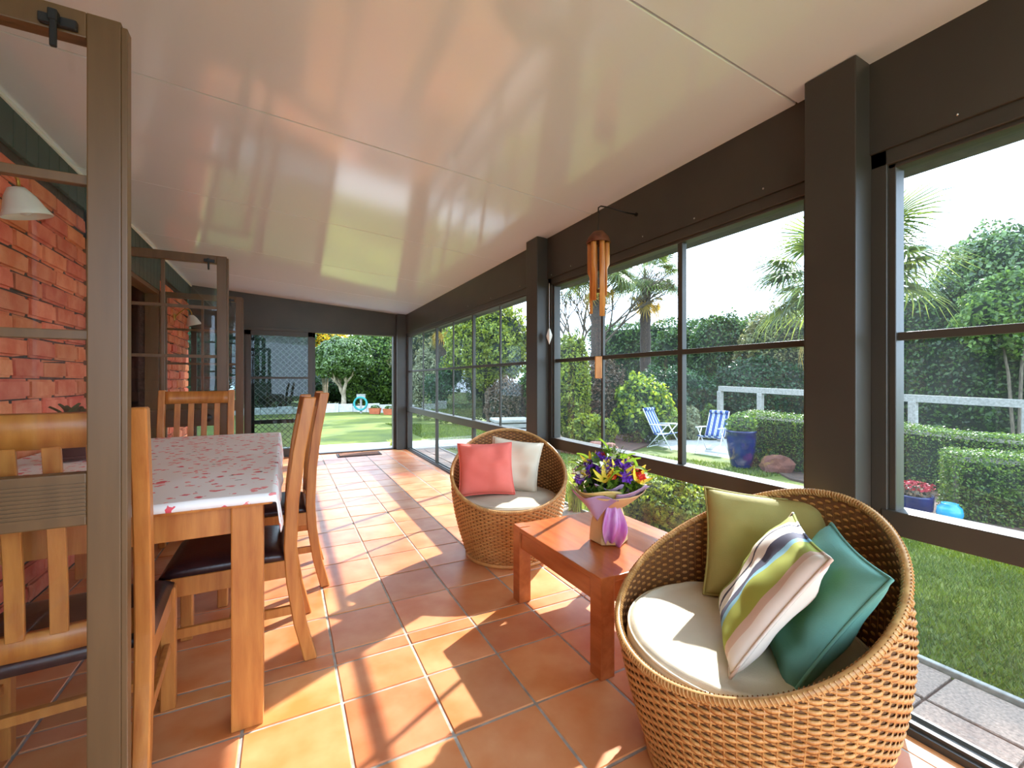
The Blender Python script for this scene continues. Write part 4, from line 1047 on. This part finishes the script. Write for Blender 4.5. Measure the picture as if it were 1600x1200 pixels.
shrub('hedge_shrub', 'russet tipped shrub topping the hedge beside the near post', 1215, 13.9, 478, 130, 'leaf_olive', .11, 10000, 'shrub', .45, lump=.35)
shrub('hedge_shrub', 'dense dark shrub in the middle of the hedge behind the mullion', 1060, 16.2, 510, 100, 'leaf_hedge', .13, 8000, 'shrub', .45, lump=.25)
shrub('dark_undergrowth', 'dark shrub under the hedge behind the grey rail', 1185, 13.3, 560, 170, 'leaf_deep', .10, 11000, 'shrub', .5, lump=.25)
shrub('dark_undergrowth', 'dark shrub under the hedge behind the lime euphorbia', 1050, 13.0, 575, 170, 'leaf_deep', .10, 9000, 'shrub', .5, lump=.25)
bt, tips, H = branch_tree('bare_tree', 'leafless tree with fanning dark branches behind the wind chime', 905, 15, 425, 'bark', .2, 6, .55, r0=.075, seed=12, split=3)
# fan palms
def frond_mesh(seed, n=26, R=.75):
    r = random.Random(seed); V = []; F = []; o = 0
    for k in range(n):
        a = -2.1+4.2*k/(n-1); ln = R*(1-.12*abs(a))*r.uniform(.9, 1.05); c, s_ = math.sin(a), math.cos(a)
        w0, w1 = .010, .017
        def P(t, side): 
            z = -.32*ln*t*t*t-.02; wq = (w0+(w1-w0)*min(1, t*2.5))*(1 if t < .5 else max(.05, (1-t)*2))
            return (c*ln*t+side*wq*s_, s_*ln*t-side*wq*c, z+.02*(side == 0))
        for t0, t1 in ((.05, .4), (.4, .7), (.7, 1.0)):
            V += [P(t0, -1), P(t0, 1), P(t1, 1), P(t1, -1)]; F.append((o, o+1, o+2, o+3)); o += 4
    # stalk
    V += [(-.012, 0, 0), (.012, 0, 0), (.012, -.75, -.10), (-.012, -.75, -.10)]; F.append((o, o+1, o+2, o+3))
    V = np.array(V); V[:, 1] += .75; V[:, 2] += .10
    return fastmesh('frond', V, np.array(F))
fronds = [frond_mesh(s) for s in range(3)]
fr_dry = [frond_mesh(s, 20, .6) for s in (11, 12)]
def palm(label, u, D, vc, sc, trunk_px, nf=32, seed=1, ndry=6):
    R = random.Random(seed); x, y = at(u, D); gz = g(x, y); zc_ = zat(vc, D)-gz
    t_ = thing('fan_palm', label, 'palm', (x, y, gz), R.uniform(0, 6), 'fan palms in the garden')
    rr = trunk_px*D*PX/2; m_ = MB(); zs = np.linspace(0, zc_, 16)
    m_.tube([(.03*math.sin(z), .02*math.cos(z*1.3), z) for z in zs], [rr*(1.0+.12*(i % 2)) for i in range(16)], 12)
    obj('trunk', m_.mesh('trunk', True), 'palm_bark', t_)
    for k in range(nf):
        o = obj('frond', R.choice(fronds), 'palm_green', t_); el = R.uniform(-.65, 1.15); a = k*2.399
        o.location = (.03*math.sin(zc_), .02, zc_+R.uniform(-.05, .15)); o.rotation_euler = (Euler((el, 0, a))); o.rotation_euler = (Matrix.Rotation(a, 3, 'Z') @ Matrix.Rotation(el, 3, 'X')).to_euler(); o.scale = (sc*R.uniform(.85, 1.1),)*3
    for k in range(ndry):
        o = obj('dry_frond', R.choice(fr_dry), 'palm_dry', t_); el = R.uniform(-1.3, -.7); a = k*2.399+1
        o.location = (0, 0, zc_-R.uniform(.05, .35)); o.rotation_euler = (Matrix.Rotation(a, 3, 'Z') @ Matrix.Rotation(el, 3, 'X')).to_euler(); o.scale = (sc*R.uniform(.7, .95),)*3
palm('fan palm with its trunk right behind the wind chime', 934, 12, 420, 1.0, 21, seed=3, nf=40)
palm('fan palm whose full crown shows between chime and mullion', 1008, 14, 436, 1.1, 15, seed=8, nf=44, ndry=7)
palm('nearer fan palm crown half hidden by the near post', 1310, 6.0, 436, .95, 36, seed=5, nf=44, ndry=3)
palm('distant fan palm behind the far window', 690, 16, 497, .9, 16, seed=15, nf=18)
# hedges on the right
hedge('tall_hedge', 'tall dark hedge filling the near window below the sky', at(1330, 13.0), at(1720, 9.0), 1.4, zat(462, 13), 'leaf_hedge', .10, 420, lump=.18, zt1=zat(452, 9.0))
shrub('broad_tree', 'broad leafy tree rising at the right edge of the near window', 1600, 10.5, 352, 230, 'leaf_gloss', .11, 15000, 'tree', .7, lump=.3, vb=520)
shrub('hedge_shrub', 'bright sunlit patch of shrub in the hedge at the right edge', 1590, 9.3, 425, 170, 'leaf_mid', .10, 8000, 'shrub', .5, lump=.3, vb=560)
hedge('box_hedge', 'long low box hedge below the grey rail', at(1172, 8.2), at(1680, 5.4), .75, zat(644, 8.2), 'leaf_box', .035, 2600, lump=.03, zt1=zat(690, 5.4))
hedge('box_hedge', 'sunlit clipped box hedge nearest the right edge', at(1478, 4.75), at(1760, 4.0), .62, zat(706, 4.75), 'leaf_box', .03, 5000, lump=.025, zt1=zat(716, 4.0))
# grey timber rail
a0, a1 = at(1124, 11.4), at(1700, 6.5)
rl = thing('timber_rail', 'weathered grey timber rail on posts above the box hedge', 'railing', (a0[0], a0[1], g(*a0)))
def rel(p, z): return (p[0]-a0[0], p[1]-a0[1], z-g(*a0))
obj('rail', MB().bar(rel(a0, zat(607, 11.4)), rel(a1, zat(636, 6.5)), .10, .13), 'grey_timber', rl)
for f in (.004, .18, .42, .66, .9):
    p = (a0[0]+(a1[0]-a0[0])*f, a0[1]+(a1[1]-a0[1])*f); zr = zat(607, 11.4)+(zat(636, 6.5)-zat(607, 11.4))*f
    po_ = obj('post', MB().box(-.06, .06, -.06, .06, 0, 1).mesh('post', bevel=.01, seg=1), 'grey_timber', rl); po_.location = rel(p, g(*p)-.05); po_.scale = (1, 1, zr-g(*p)-.01)
# beds, rocks
def bed(label, pts, dz=.02):
    V = [(x, y, g(x, y)+dz) for x, y in pts]; n = len(V); V += [(x, y, z-.15) for x, y, z in V]
    o = obj('garden_bed', MB().add(V, [tuple(range(n)), tuple(range(2*n-1, n-1, -1))]+[(i, i+n, (i+1) % n+n, (i+1) % n) for i in range(n)]).mesh('bed'), 'soil'); tag(o, label, 'garden bed', kind='structure')
bed('brown soil bed under the box hedges', BEDS[0], .03)
bed('brown soil bed under the shrubs beyond the patio', BEDS[1], .03)
def rock(label, u, D, wpx, hpx, seed, dep=.7):
    x, y = at(u, D); bm = bmesh.new(); bmesh.ops.create_icosphere(bm, subdivisions=3, radius=1); sx, sz = wpx*D*PX/2, hpx*D*PX/2
    for v in bm.verts:
        q = v.co.copy(); r = 1+.28*mnoise.noise(q*1.6+Vector((seed, 0, 0)))+.1*mnoise.noise(q*4+Vector((seed, 0, 0))); q = q*r; v.co = Vector((q.x*sx, q.y*sx*dep, q.z*sz+sz*.7))
    me = bpy.data.meshes.new('boulder'); bm.to_mesh(me); bm.free(); o = obj('boulder', me, 'red_rock', loc=(x, y, g(x, y)-.05), rot=(0, 0, -YAW)); tag(o, label, 'rock', 'reddish garden boulders')
rock('long reddish boulder behind the bouquet', 938, 7.9, 58, 36, 2)
rock('dark red boulder beside the far tub chair top', 893, 8.2, 40, 32, 9)
rock('reddish boulder beside the big blue pot', 1215, 7.3, 50, 40, 14)
# pots
def pot(name, label, u, D, wpx, hpx, material, prof, plant=None, cat='pot'):
    x, y = at(u, D); w_, h_ = wpx*D*PX/2, hpx*D*PX
    t_ = thing(name, label, cat, (x, y, g(x, y)+.015))
    obj('vessel', MB().lathe([(r*w_, z*h_) for r, z in prof], 32).mesh('vessel', True), material, t_)
    if material == 'cobalt' and D < 6:
        P, d = blob_pts(260, w_*1.0, w_*1.0, .05, h_+.09, .3, 5); leafobj('blossom', P, d, .03, 'red_bloom', t_, elong=1.1)
    if plant:
        pm, n, ls, hh = plant; P, d = blob_pts(n, w_*1.05, w_*1.05, hh, h_+hh*.5, .3, u); leafobj('foliage', P, d, ls, pm, t_); obj('inner_foliage', core_blob(w_*.8, w_*.8, hh*.7, h_+hh*.4, u), 'leaf_core', t_)
urn = [(.62, 0), (.7, .05), (.9, .45), (1, .8), (.97, .93), (1.03, .95), (1.03, 1), (.9, 1), (.86, .9), (.001, .88)]
pot('glazed_pot', 'large cobalt blue glazed pot beside the striped chairs', 1158, 7.6, 42, 58, 'cobalt', urn, ('leaf_mid', 900, .06, .20))
pot('glazed_pot', 'cobalt blue trough pot with red flowers at the foot of the box hedge', 1430, 4.75, 44, 30, 'cobalt', [(.85, 0), (.95, .3), (1, .9), (1.02, 1), (.92, 1), (.9, .85), (.001, .8)], ('leaf_brown', 300, .04, .06))
pot('glazed_pot', 'bright cyan rounded pot beside the blue trough', 1484, 4.38, 32, 32, 'cyan_glaze', [(.5, 0), (.8, .15), (1, .5), (.9, .8), (.6, .95), (.65, 1), (.5, 1), (.5, .9), (.001, .85)])
# striped folding chairs
def canvas_chair(label, u, D, rz):
    x, y = at(u, D); t_ = thing('folding_chair', label, 'chair', (x, y, g(x, y)+.035), rz, 'blue striped folding garden chairs')
    W = .27; t_.scale = (.9, .9, .88)
    for s_ in (-1, 1):
        obj('leg', MB().tube([(s_*W, -.30, 0), (s_*W, .22, .60)], .013, 8).mesh('l', True), 'white_tube', t_)
        obj('leg', MB().tube([(s_*W, .34, 0), (s_*W, -.02, .60)], .013, 8).mesh('l', True), 'white_tube', t_)
        obj('armrest', MB().tube([(s_*W, -.24, .60), (s_*W, .30, .62)], .018, 8).mesh('l', True), 'white_tube', t_)
        obj('back_tube', MB().tube([(s_*.235, -.14, .38), (s_*.235, -.44, 1.0)], .012, 8).mesh('l', True), 'white_tube', t_)
    obj('crossbar', MB().tube([(-W, .34, .02), (W, .34, .02)], .011, 8).tube([(-W, -.30, .02), (W, -.30, .02)], .011, 8).mesh('c', True), 'white_tube', t_)
    obj('seat', MB().grid(lambda a, b_: (-.23+.46*a, -.14+.46*b_, .37+.06*b_-.03*math.sin(PI*b_)), 4, 10).mesh('seat', True, solid=.02), 'stripe_canvas', t_)
    obj('backrest', MB().grid(lambda a, b_: (-.23+.46*a, -.13-.31*b_, .39+.62*b_+.0), 4, 10).mesh('back', True, solid=.02), 'stripe_canvas', t_)
    obj('headrest', MB().tube([(-.22, -.40, .98), (.22, -.40, .98)], .045, 10).mesh('h', True), 'stripe_canvas', t_)
canvas_chair('blue striped folding chair at the left of the round patio', 1037, 9.9, math.atan2(-.9, .25)-PI/2)
canvas_chair('blue striped folding chair at the right beside the cobalt pot', 1113, 9.7, math.atan2(-.25, -.9)-PI/2)
# plants hugging the glass
x, y = 2.72, 2.42
shrub('low_bush', 'bright yellow-green bush just outside the window behind the coffee table', 1052, 3.25, 744, 168, 'leaf_yellowgreen', .032, 14000, 'shrub', .75, lump=.25)
def tuft(label, x, y, h_, n, sp_):
    gz = g(x, y); t_ = thing('grass_tuft', label, 'plant', (x, y, gz)); V = []; F = []; o = 0
    for k in range(n):
        a = random.uniform(0, 2*PI); L_ = h_*random.uniform(.6, 1.1); r = sp_*random.uniform(.3, 1); w_ = .004; px, py = -math.sin(a)*w_, math.cos(a)*w_
        b0 = (random.gauss(0, .03), random.gauss(0, .03))
        def Q(t): return (b0[0]+math.cos(a)*r*t**1.8, b0[1]+math.sin(a)*r*t**1.8, L_*(t-.3*t**3))
        for t0, t1 in ((0, .4), (.4, .75), (.75, 1)):
            p, q = Q(t0), Q(t1); k0, k1 = 1-t0*.7, 1-t1*.97
            V += [(p[0]-px*k0, p[1]-py*k0, p[2]), (p[0]+px*k0, p[1]+py*k0, p[2]), (q[0]+px*k1, q[1]+py*k1, q[2]), (q[0]-px*k1, q[1]-py*k1, q[2])]; F.append((o, o+1, o+2, o+3)); o += 4
    ob = obj('blades', fastmesh('blades', np.array(V), np.array(F)), 'tuft', t_); ob['kind'] = 'stuff'
tuft('spiky yellow-green grass tuft outside between far chair and bouquet', 2.42, 3.35, .55, 420, .28)
tuft('second spiky grass tuft half hidden behind the far tub chair', 2.5, 4.0, .5, 300, .26)
tuft('spiky grass tuft outside the far window near the coral cushion', 2.32, 5.05, .42, 320, .24)
tuft('small grass tuft beside the path at the end doorway', 1.75, 8.1, .22, 120, .15)
